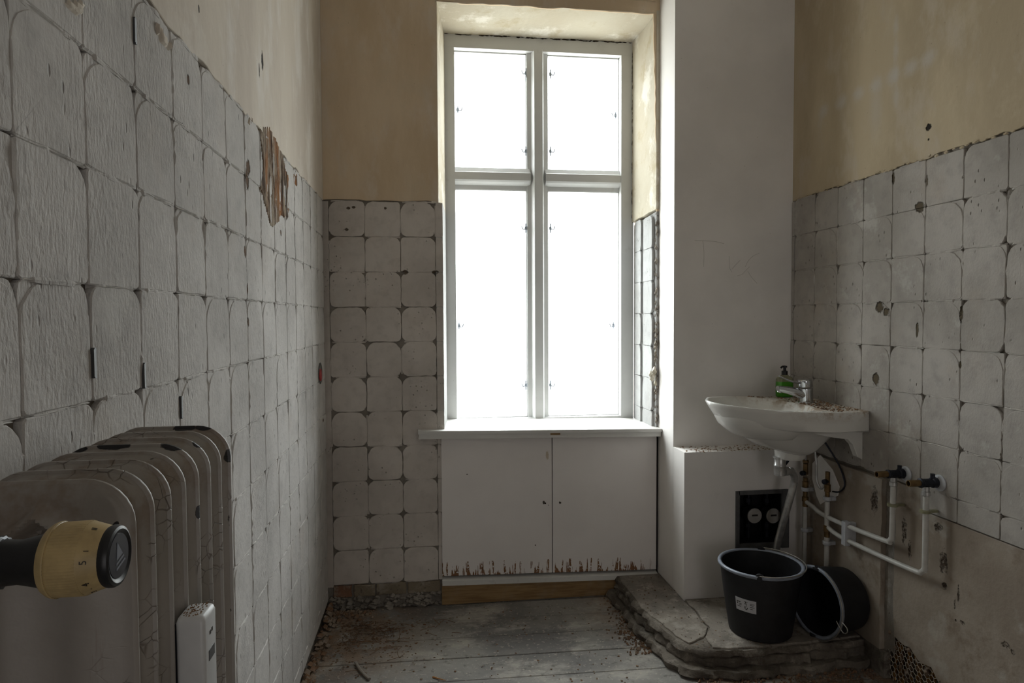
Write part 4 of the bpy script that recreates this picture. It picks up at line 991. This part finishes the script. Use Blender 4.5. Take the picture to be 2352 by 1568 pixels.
# waste trap
tr = thing('bottle_trap', 'chrome bottle trap and waste pipe hanging under the washbasin', 'pipe', (1.40, 2.42, .62))
ct = Vector((1.372, 2.42, 0)); b = MB()
b.lathe([(.016, .648), (.0215, .650), (.022, .664), (.022, .684), (.0235, .686), (.0235, .691), (.022, .693), (.022, .716), (.026, .718), (.026, .724)], (ct.x+.010, ct.y, 0), (0, 0, 1), 24); b.part('trap_cup', 'dull_chrome', tr, 40)
b = MB(); b.lathe([(.017, 0), (.017, .018), (.013, .019), (.013, .040)], (ct.x+.028, ct.y, .664), (1, .15, 0), 20); b.part('trap_nut', 'dull_chrome', tr, 40)
pw = [(ct.x+.05, 2.424, .664), (ct.x+.068, 2.428, .656), (ct.x+.082, 2.435, .634), (ct.x+.084, 2.445, .60), (ct.x+.066, 2.47, .48), (ct.x+.052, 2.50, .36), (ct.x+.046, 2.52, .26), (ct.x+.044, 2.53, .16), (ct.x+.044, 2.535, .09)]
b = MB(); b.tube(pw, .0145, 16, 5); b.part('waste_pipe', 'dull_chrome', tr, 60)
b = MB(); b.lathe([(.020, 0), (.020, .01), (.016, .014)], (ct.x+.044, 2.535, .092), (0, 0, 1), 16); b.part('floor_collar', 'black_plastic', tr, 40)

# water meters in the ledge
mbx = thing('meter_box', 'open grey-framed water meter box recessed in the white ledge', 'meter box', ((LX0+LX1)/2, LY, LZ0))
b = MB(); w = .012; ya, yb_ = LY-.010, LY-.0005
b.box((LX0-w, ya, LZ0-w), (LX0+.003, yb_, LZ1+w)); b.box((LX1-.020, ya-.004, LZ0-w), (LX1+w, yb_, LZ1+w)); b.box((LX0, ya, LZ1-.004), (LX1, yb_, LZ1+w)); b.box((LX0, ya, LZ0-w), (LX1, yb_, LZ0+.012))
b.part('box_frame', 'grey_frame', mbx)
b = MB(); b.box((LX0+.001, LY, LZ0+.001), (LX0+.006, 2.722, LZ1-.001)); b.box((LX1-.006, LY, LZ0+.001), (LX1-.001, 2.722, LZ1-.001)); b.box((LX0+.006, LY, LZ0+.001), (LX1-.006, 2.722, LZ0+.006)); b.box((LX0+.006, LY, LZ1-.006), (LX1-.006, 2.722, LZ1-.001)); b.box((LX0+.006, 2.717, LZ0+.006), (LX1-.006, 2.722, LZ1-.006))
b.part('box_lining', 'black_plastic', mbx)
for px, lb in ((1733, 'left'), (1776, 'right')):
    c = at(px, 1184, 1, 2.635)
    wm = thing('water_meter', f'{"round white-dialled water meter at the left in the recessed meter box" if lb == "left" else "round water meter at the right in the recessed meter box, partly shaded"}', 'meter', (c.x, 2.66, c.z), 'water meters in the box')
    MB().lathe([(.037, 0), (.038, .012), (.036, .030), (.0345, .036)], (c.x, 2.672, c.z), (0, -1, 0), 24).part('meter_body', 'black_plastic', wm, 40)
    MB().lathe([(.032, 0), (.032, .004), (.029, .005)], (c.x, 2.637, c.z), (0, -1, 0), 24).part('dial', 'meter_dial', wm, 40)
    b = MB(); b.box((c.x-.013, 2.6305, c.z-.001), (c.x+.013, 2.6318, c.z+.006)); b.part('counter', 'ink', wm)
    b = MB(); b.tube([(c.x, 2.69, LZ0+.006), (c.x, 2.69, LZ1-.006)], .010, 12, 0); b.lathe([(.016, 0), (.016, .018)], (c.x, 2.69, c.z+.045), (0, 0, 1), 6); b.lathe([(.016, 0), (.016, .018)], (c.x, 2.69, c.z-.065), (0, 0, 1), 6); b.part('pipe_union', 'dark_metal', wm, 40)

# ------------------------------------------------------------------ supply pipes on the right wall
PX = 1.560
def pa(x, y): return at(x, y, 0, PX)
def vpipe(px, segs, label):
    base = pa(px, segs[-1]); Yp = base.y; zb_ = .093
    t = thing('riser_pipe', label, 'pipe', (PX, Yp, zb_)); return t, Yp
def zz(px, py): return pa(px, py).z
t1, y1_ = vpipe(1848, [1270], 'vertical white riser pipe with brass valve nearest the chrome waste pipe')
b = MB(); b.cyl((PX, y1_, .093), (PX, y1_, zz(1848, 1160)), .0085, 14); b.part('pipe', 'pipe_white', t1, 40)
b = MB(); b.lathe([(.011, 0), (.011, .02), (.013, .022), (.013, .04), (.009, .042), (.009, .08), (.012, .082), (.012, .105), (.009, .107), (.009, .12)], (PX, y1_, zz(1848, 1162)), (0, 0, 1), 12); b.lathe([(.010, 0), (.010, .045)], (PX, y1_, zz(1848, 1088)), (0, 0, 1), 8); b.part('valve', 'brass', t1, 40)
b = MB(); b.lathe([(.010, 0), (.010, .02), (.006, .021), (.006, .024)], (PX-.004, y1_, zz(1847, 1084)), (-.9, -.4, 0), 12); b.part('valve_stop', 'dark_metal', t1, 40)
b = MB(); b.lathe([(.0085, 0), (.0125, .002), (.0125, .012)], (PX, y1_, zz(1848, 1062)), (0, 0, 1), 8); b.part('valve_nut', 'brass', t1, 40)
t2, y2_ = vpipe(1898, [1320], 'vertical white riser pipe farther out from the corner, with valve and looped hose')
b = MB(); b.cyl((PX, y2_, .093), (PX, y2_, zz(1898, 1150)), .0095, 14); b.part('pipe', 'pipe_white', t2, 40)
b = MB(); b.lathe([(.011, 0), (.011, .02), (.013, .022), (.013, .045), (.010, .047)], (PX, y2_, zz(1898, 1232)), (0, 0, 1), 10); b.part('tee', 'brass', t2, 40)
b = MB(); b.lathe([(.009, 0), (.009, .02), (.012, .022), (.012, .05), (.009, .052), (.009, .10)], (PX, y2_, zz(1898, 1140)), (0, 0, 1), 10); b.part('valve', 'brass', t2, 40)
b = MB(); b.lathe([(.010, 0), (.010, .018), (.006, .019)], (PX-.004, y2_, zz(1896, 1103)), (-.9, -.4, 0), 12); b.part('valve_stop', 'dark_metal', t2, 40)
def clampp(x, y, yy, par, w=.024):
    z = zz(x, y); b = MB()
    b.lathe([(.0145, -.006), (.016, -.004), (.016, .007), (.0145, .009)], (PX, yy, z), (0, 0, 1), 18); b.box((PX, yy-.010, z-.006), (XR-.011, yy+.010, z+.008)); b.part('pipe_clip', 'clip_white', par, 40)
clampp(1848, 1123, y1_, t1); clampp(1851, 1218, y1_, t1); clampp(1898, 1144, y2_, t2); clampp(1898, 1246, y2_, t2)
# horizontal runs and their stubs
def run(pts, corner_r, label, startpar, stub_y, name):
    p = [pa(*q) for q in pts]
    t = thing('supply_pipe', label, 'pipe', tuple(p[0])); 
    a = p[-2]; d1_ = (p[-3]-a).normalized(); d2_ = (p[-1]-a).normalized()
    path = p[:-2]+[a+d1_*corner_r, a+d1_*corner_r*.45+d2_*corner_r*.12, a+d1_*corner_r*.12+d2_*corner_r*.45, a+d2_*corner_r, p[-1]]
    b = MB(); b.tube(path, .0088, 14, 5); b.part('pipe', 'pipe_white', t, 60)
    top = p[-1]; zc = stub_y
    b = MB(); b.lathe([(.0105, 0), (.0125, .002), (.0125, .014), (.010, .016), (.010, .030)], (PX, top.y, top.z-.012), (0, 0, 1), 14); b.part('compression_nut', 'dull_chrome', t, 40)
    fz = top.z+.030
    b = MB(); b.lathe([(.015, 0), (.017, .003), (.017, .016), (.013, .018), (.013, .050), (.015, .052), (.015, .058), (.012, .060)], (XR-.006, top.y, fz), (-1, 0, 0), 14); b.lathe([(.007, 0), (.007, .016)], (XR-.020, top.y, fz+.012), (0, 0, 1), 10); b.part('wall_elbow', 'dark_metal', t, 40)
    b = MB(); b.lathe([(.0105, 0), (.0105, .040), (.0085, .040), (.0085, .010), (.0001, .010)], (XR-.064, top.y, fz), (-1, 0, 0), 16, False, False); b.part('threaded_stub', 'brass', t, 40)
    b = MB(); b.lathe([(.026, 0), (.026, .003), (.018, .006)], (XR-.001, top.y-.008, fz), (-1, 0, 0), 20); b.part('rosette', 'clip_white', t, 40)
    return t, top
h1, _ = run([(1853, 1153), (1868, 1164), (1885, 1178), (1935, 1203), (2048, 1247), (2052, 1108)], .030, 'upper white supply pipe bending up to the left wall stub on the right wall', t1, 1068, 'a')
h2_, _ = run([(1900, 1208), (1915, 1222), (1945, 1240), (2035, 1282), (2124, 1320), (2127, 1130)], .034, 'lower white supply pipe bending up to the stub farther along the right wall', t2, 1095, 'b')
c = pa(1945, 1221)
dc = thing('double_pipe_clip', 'white plastic double clip joining the two horizontal white pipes', 'pipe clip', (PX, c.y, c.z-.04))
b = MB(); b.box((PX-.015, c.y-.012, c.z-.049), (PX+.006, c.y+.010, c.z+.040)); b.box((PX+.006, c.y-.010, c.z-.045), (XR-.011, c.y+.008, c.z+.036)); b.part('clip_block', 'clip_white', dc, label=None)
for (x, y, hh) in [(2050, 1160, h1), (2125, 1175, h2_)]:
    p = pa(x, y); b = MB(); b.lathe([(.0105, -.004), (.017, -.003), (.017, .005), (.0105, .007)], p, (0, 0, 1), 18); b.box((PX, p.y-.006, p.z-.003), (XR-.001, p.y+.006, p.z+.005)); b.part('pipe_clip', 'soap_top', hh, 40)
# braided hoses
def hose(pts, label, r=.0045):
    solo(MB().tube([Vector(p) for p in pts], r, 9, 6), 'braided_hose', 'dull_chrome', label, 'hose', 60)
hz1 = zz(1848, 1055)
hose([(PX, y1_, hz1), (PX-.004, y1_-.006, hz1+.05), (1.545, 2.50, .80), (1.525, 2.46, .865)], 'braided hose rising from the valve nearest the corner to the tap')
z2 = zz(1898, 1100)
hose([(PX, y2_+.002, z2+.02), (PX-.008, y2_+.022, z2-.04), (PX-.016, y2_+.046, z2-.015), (PX-.018, y2_+.048, z2+.06), (1.53, 2.44, .80), (1.515, 2.445, .865)], 'braided hose looping under the basin from the outer valve to the tap')
solo(MB().tube([(1.50, 2.40, .86), (1.575, 2.35, .72), (1.588, 2.315, .64), (1.585, 2.335, .60), (1.575, 2.37, .59)], .0032, 8, 6), 'thin_cable', 'dark_metal', 'thin dark cable dropping in a bend under the basin', 'cable', 60)
solo(MB().tube([(1.44, 2.45, .745), (1.452, 2.475, .70), (1.44, 2.50, .66), (1.425, 2.515, .63)], .0055, 8, 4), 'drain_link', 'dark_metal', 'dark bent rod behind the chrome trap', 'rod', 60)

# ------------------------------------------------------------------ junction box on the left wall
jc = at(735, 857, 0, XL); jb = thing('junction_box', 'round open wall box with red plug low on the left wall near the window', 'wall box', tuple(jc))
b = MB(); b.lathe([(.040, 0), (.044, .001), (.044, .003), (.038, .004), (.036, .0015), (.0001, .0015)], (XL-.0005, jc.y, jc.z), (1, 0, 0), 28, True, False); b.part('box_ring', 'grey_plastic', jb, 40)
b = MB(); b.lathe([(.022, 0), (.026, .002), (.024, .007), (.0001, .008)], (XL, jc.y-.016, jc.z-.006), (1, 0, 0), 20, True, False); b.part('red_plug', 'red', jb, 40)
# wire clips left in the joints of the left wall
for (x, y, lb) in [(216, 833, 'dark metal tab sticking out of a joint nearest the radiator valve'), (331, 862, 'dark metal tab in the joint above the radiator, second from left'), (416, 935, 'dark metal tab in the joint just above the radiator top'), (309, 72, 'dark metal tab in a joint high on the left wall')]:
    p = at(x, y, 0, XL); b = MB(); hh = .020; b.box((XL-.008, p.y-.004, p.z-hh), (XL+.003, p.y+.0005, p.z+hh)); b.box((XL+.002, p.y-.006, p.z-hh*.9), (XL+.0032, p.y, p.z+hh*.9))
    solo(b, 'metal_tab', 'grey_frame', lb, 'metal tab', group='metal tabs in the left wall')

# ------------------------------------------------------------------ radiator
rad = thing('radiator', 'old cream sectional radiator with chipped paint standing against the left wall', 'radiator', (-.339, .775, 0))
XR_, XL_, ZTOP, ZBOT = -.263, -.416, 1.137, .17
def outline(y, ins, r=.042, n=8):
    x0_, x1_, z0, z1 = XL_+ins, XR_-ins, ZBOT+ins, ZTOP-ins; out = []
    rr_ = max(.01, r-ins*.6)
    for (cx, cz, a0) in ((x1_-rr_, z1-rr_, 0), (x0_+rr_, z1-rr_, PI/2), (x0_+rr_, z0+rr_, PI), (x1_-rr_, z0+rr_, 1.5*PI)):
        for k in range(n+1): a = a0+PI/2*k/n; out.append((cx+rr_*math.cos(a), y, cz+rr_*math.sin(a)))
    return out
def face(y, ins, sgn):      # end face with two upright water columns and hollows between
    nx = 44; dzs = [0, .0006, .0015, .003, .005]+[.008+.003*k for k in range(40)]; Hh = ZTOP-ZBOT-2*ins; zl = [0]+[0]*0; zl = dzs+[.13+.03*k for k in range(int((Hh-.26)/.03)+1)]; zl = sorted(set([round(q, 5) for q in zl]+[round(Hh-q, 5) for q in dzs])); nz = len(zl)-1; x0_, x1_, z0, z1 = XL_+ins, XR_-ins, ZBOT+ins, ZTOP-ins; vs = []; fs = []
    cx = (x0_+x1_)/2; hw = (x1_-x0_)/2
    for j in range(nz+1):
        for i in range(nx+1):
            u = (i/nx-.5)*2; z = z0+zl[j]
            dz = min(z1-z, z-z0); r = .042-ins*.6; hx_ = hw
            if dz < r: hx_ = hw-r+math.sqrt(max(0, r*r-(r-dz)**2))
            x = cx+u*hx_
            e = min(1, dz/.05); k = .5-.5*math.cos(2*PI*(x-x0_)/(x1_-x0_)*2)      # two columns
            depth = .010*(k-.5)
            # chevron hollow where the columns join the header
            c_ = abs((x-cx)/hw); ch = (math.exp(-((dz-.040-.05*c_)/.007)**2)-.8*math.exp(-((dz-.026-.05*c_)/.007)**2))*(1 if c_ < .62 else max(0, 1-(c_-.62)*4))
            f = max(0, min(1, (dz-.05)/.05)); edge = max(0, min(1, (1-abs(u))/.10))
            off = (depth*f-.016*ch)*edge+.004*min(1, dz/.012)*edge
            vs.append((x, y-sgn*0-off*1.0*(1 if sgn > 0 else -1), z))
    for j in range(nz):
        for i in range(nx): a = j*(nx+1)+i; fs.append((a, a+1, a+nx+2, a+nx+1))
    return vs, fs
PR = [(-.0205, .0125), (-.017, .0105), (-.008, .0055), (-.0025, .0035), (-.0016, .0004), (0, 0), (.0016, .0004), (.0025, .0035), (.008, .0055), (.017, .0105), (.0205, .0125)]
for i in range(8):
    yc = .629+.0418*i; b = MB()
    if i == 0: prf = [(-.0035, .0035)]+PR[4:]
    elif i == 7: prf = PR[:7]+[(.0035, .0035)]
    else: prf = PR
    b.loft([outline(yc+dy, ins) for dy, ins in prf], i != 0, i != 7)
    if i == 0: b.add(*face(yc-.0035, .0035, 1))
    if i == 7: b.add(*face(yc+.0035, .0035, -1))
    b.part('section', 'radiator', rad, 45)
for yy in (.632, .918):
    for xx in (-.385, -.295): MB().lathe([(.016, 0), (.012, .02), (.012, .15), (.016, .19)], (xx, yy, 0), (0, 0, 1), 12).part('foot', 'radiator', rad, 40)
# valve and thermostat head
hd_n = Vector((1, .02, .012)).normalized(); E_ = at(262, 1276, 1, .492)
def ax_pt(s_): return E_+hd_n*s_
tv = thing('radiator_thermostat', 'yellowed ribbed radiator thermostat head with black cap, in front of the radiator', 'thermostat', tuple(ax_pt(-.10)))
b = MB(); b.lathe([(.0001, -.041), (.020, -.041), (.0235, -.0397), (.0255, -.037), (.0262, -.0345), (.0258, -.0338)], E_, hd_n, 72, False, False)
b.lathe([(.0258, -.0338), (.0252, -.0335), (.0254, -.032), (.0256, -.016), (.0252, -.0145)], E_, hd_n, 144, False, False, rib=-.0003)
b.lathe([(.0250, -.0145), (.0215, -.004), (.0205, -.002), (.0001, -.002)], E_, hd_n, 72, False, False)
head = b.part('grip', 'ivory', tv, 30)
b = MB(); b.lathe([(.0200, -.0045), (.0215, -.001), (.0215, .0015), (.0205, .0035), (.0185, .0042), (.0170, .0036), (.0160, .0030), (.0001, .0022)], E_, hd_n, 48, True, False); cap = b.part('end_cap', 'black_plastic', tv, 40)
b = MB(); b.lathe([(.0155, .0024), (.0155, .0033), (.0001, .0035)], E_, hd_n, 40, True, False); disc = b.part('cap_disc', 'cap_plastic', cap, 40)
e2 = Vector((0, 0, 1)); e2 = (e2-hd_n*e2.dot(hd_n)).normalized(); e1 = e2.cross(hd_n)     # right-hand frame on the cap
e1, e2 = e1*math.cos(.25)+e2*math.sin(.25), e2*math.cos(.25)-e1*math.sin(.25)
b = MB(); b.prism([(-.0050, -.001), (.0050, -.001), (0, .0105)], E_+hd_n*.0034, e1, e2, hd_n, 0, .0003)
b.prism([(-.0065, -.0042), (.0065, -.0042), (.0060, -.0026), (-.0060, -.0026)], E_+hd_n*.0034, e1, e2, hd_n, 0, .0003); b.prism([(-.0075, -.0076), (.0075, -.0076), (.0070, -.0060), (-.0070, -.0060)], E_+hd_n*.0034, e1, e2, hd_n, 0, .0003)
b.part('triangle_mark', 'cap_mark', cap)
q = Vector((1, 0, 0)) if abs(hd_n.x) < .9 else Vector((0, 1, 0)); f1 = hd_n.cross(q).normalized(); f2 = hd_n.cross(f1)
def on_cone(ang_, s_, size, body):
    # ang_ measured from straight at the viewer (-Y) upwards
    u = Vector((0, -1, 0)); u = (u-hd_n*u.dot(hd_n)).normalized(); w = Vector((0, 0, 1)); w = (w-hd_n*w.dot(hd_n)).normalized()
    rd = u*math.cos(ang_)+w*math.sin(ang_); tan = -u*math.sin(ang_)+w*math.cos(ang_)
    r = .0250+(.0215-.0250)*(s_+.0145)/.0105; n_ = (rd*1+hd_n*.33).normalized(); p = E_+hd_n*s_+rd*(r+.0004)
    xa = tan.normalized(); ya = n_.cross(xa)                                  # letters read with their tops towards the cap
    if body == '|': xa, ya = xa, ya
    me = text_mesh(body, size, 'ink'); Mx = Matrix(((xa.x, ya.x, n_.x, p.x), (xa.y, ya.y, n_.y, p.y), (xa.z, ya.z, n_.z, p.z), (0, 0, 0, 1)))
    me.transform(Matrix.Translation(-Vector(tv['_o'])) @ Mx); o = bpy.data.objects.new('numeral', me); COL.objects.link(o); o.parent = head
on_cone(.18, -.0095, .0062, '5'); on_cone(-.52, -.0095, .0062, '4'); on_cone(.50, -.0085, .0045, 'I'); on_cone(-.78, -.0080, .0028, '•'); on_cone(-1.05, -.0085, .0050, '3'); on_cone(1.25, -.0085, .0050, 'II')
b = MB(); b.lathe([(.0175, 0), (.0175, .012), (.0160, .0135), (.0150, .027), (.0170, .036), (.0195, .046)], E_-hd_n*.087, hd_n, 40, True, True); b.part('collar_neck', 'black_plastic', tv, 30)
b = MB(); b.lathe([(.0168, 0), (.0184, .001), (.0184, .017), (.0168, .018)], E_-hd_n*.089, hd_n, 36, True, True, rib=-.0009); b.part('collar_nut', 'black_plastic', tv, 25)
vb_ = E_-hd_n*.089
b = MB(); b.lathe([(.011, 0), (.011, .035)], vb_-hd_n*.034, hd_n, 16); b.lathe([(.014, 0), (.014, .020)], vb_-hd_n*.030+Vector((0, 0, -.035)), (0, 0, 1), 6); b.part('valve_body', 'brass', tv, 40)
b = MB(); v0 = vb_-hd_n*.030; b.tube([v0, v0+Vector((0, 0, -.03)), (v0.x, v0.y, .34), (v0.x-.002, v0.y+.03, .27), (v0.x-.004, .60, .25), (v0.x-.004, .632, .25)], .0085, 12, 4); b.part('supply_tail', 'pipe_white', tv, 60)
# heat meter clipped on the radiator
hm = thing('heat_meter', 'slim white heat meter clipped to the side of the radiator', 'meter', (-.245, .735, .70))
b = MB(); xa, xb, ya, yb_, z0, z1 = -.264, -.2345, .716, .756, .84, .966; r = .005
def rrx(z, ins): 
    out = []
    for (sx, sy, a0) in ((1, 1, 0), (-1, 1, PI/2), (-1, -1, PI), (1, -1, 1.5*PI)):
        for k in range(5): a = a0+PI/2*k/4; out.append(((xa+xb)/2+sx*((xb-xa)/2-r-ins)+(r)*math.cos(a), (ya+yb_)/2+sy*((yb_-ya)/2-r-ins)+r*math.sin(a), z))
    return out
b.loft([rrx(z0, .002), rrx(z0+.003, 0), rrx(z1-.006, 0), rrx(z1-.0015, .0015), rrx(z1, .004)]); mbdy = b.part('meter_case', 'white_plastic', hm, 50)
b = MB(); b.box((xb-.0006, .728, .913), (xb+.0006, .746, .924)); b.part('display', 'grey_frame', hm)
b = MB(); b.box((xb-.0006, .732, .940), (xb+.0005, .735, .944)); b.box((xb-.0006, .738, .941), (xb+.0005, .741, .945)); b.part('print', 'ink', hm)
b = MB()
for i in range(60): b.rock((R.uniform(xa+.004, xb-.006), R.uniform(ya+.005, yb_-.005), z1), R.uniform(.0006, .0016))
b.part('dust_layer', 'dust', hm)['kind'] = 'stuff'
b = MB(); b.box((-.285, .724, .86), (xa+.002, .748, .95)); b.part('mounting_plate', 'dark_metal', hm)
for o in bpy.data.objects:
    if '_o' in o: del o['_o']
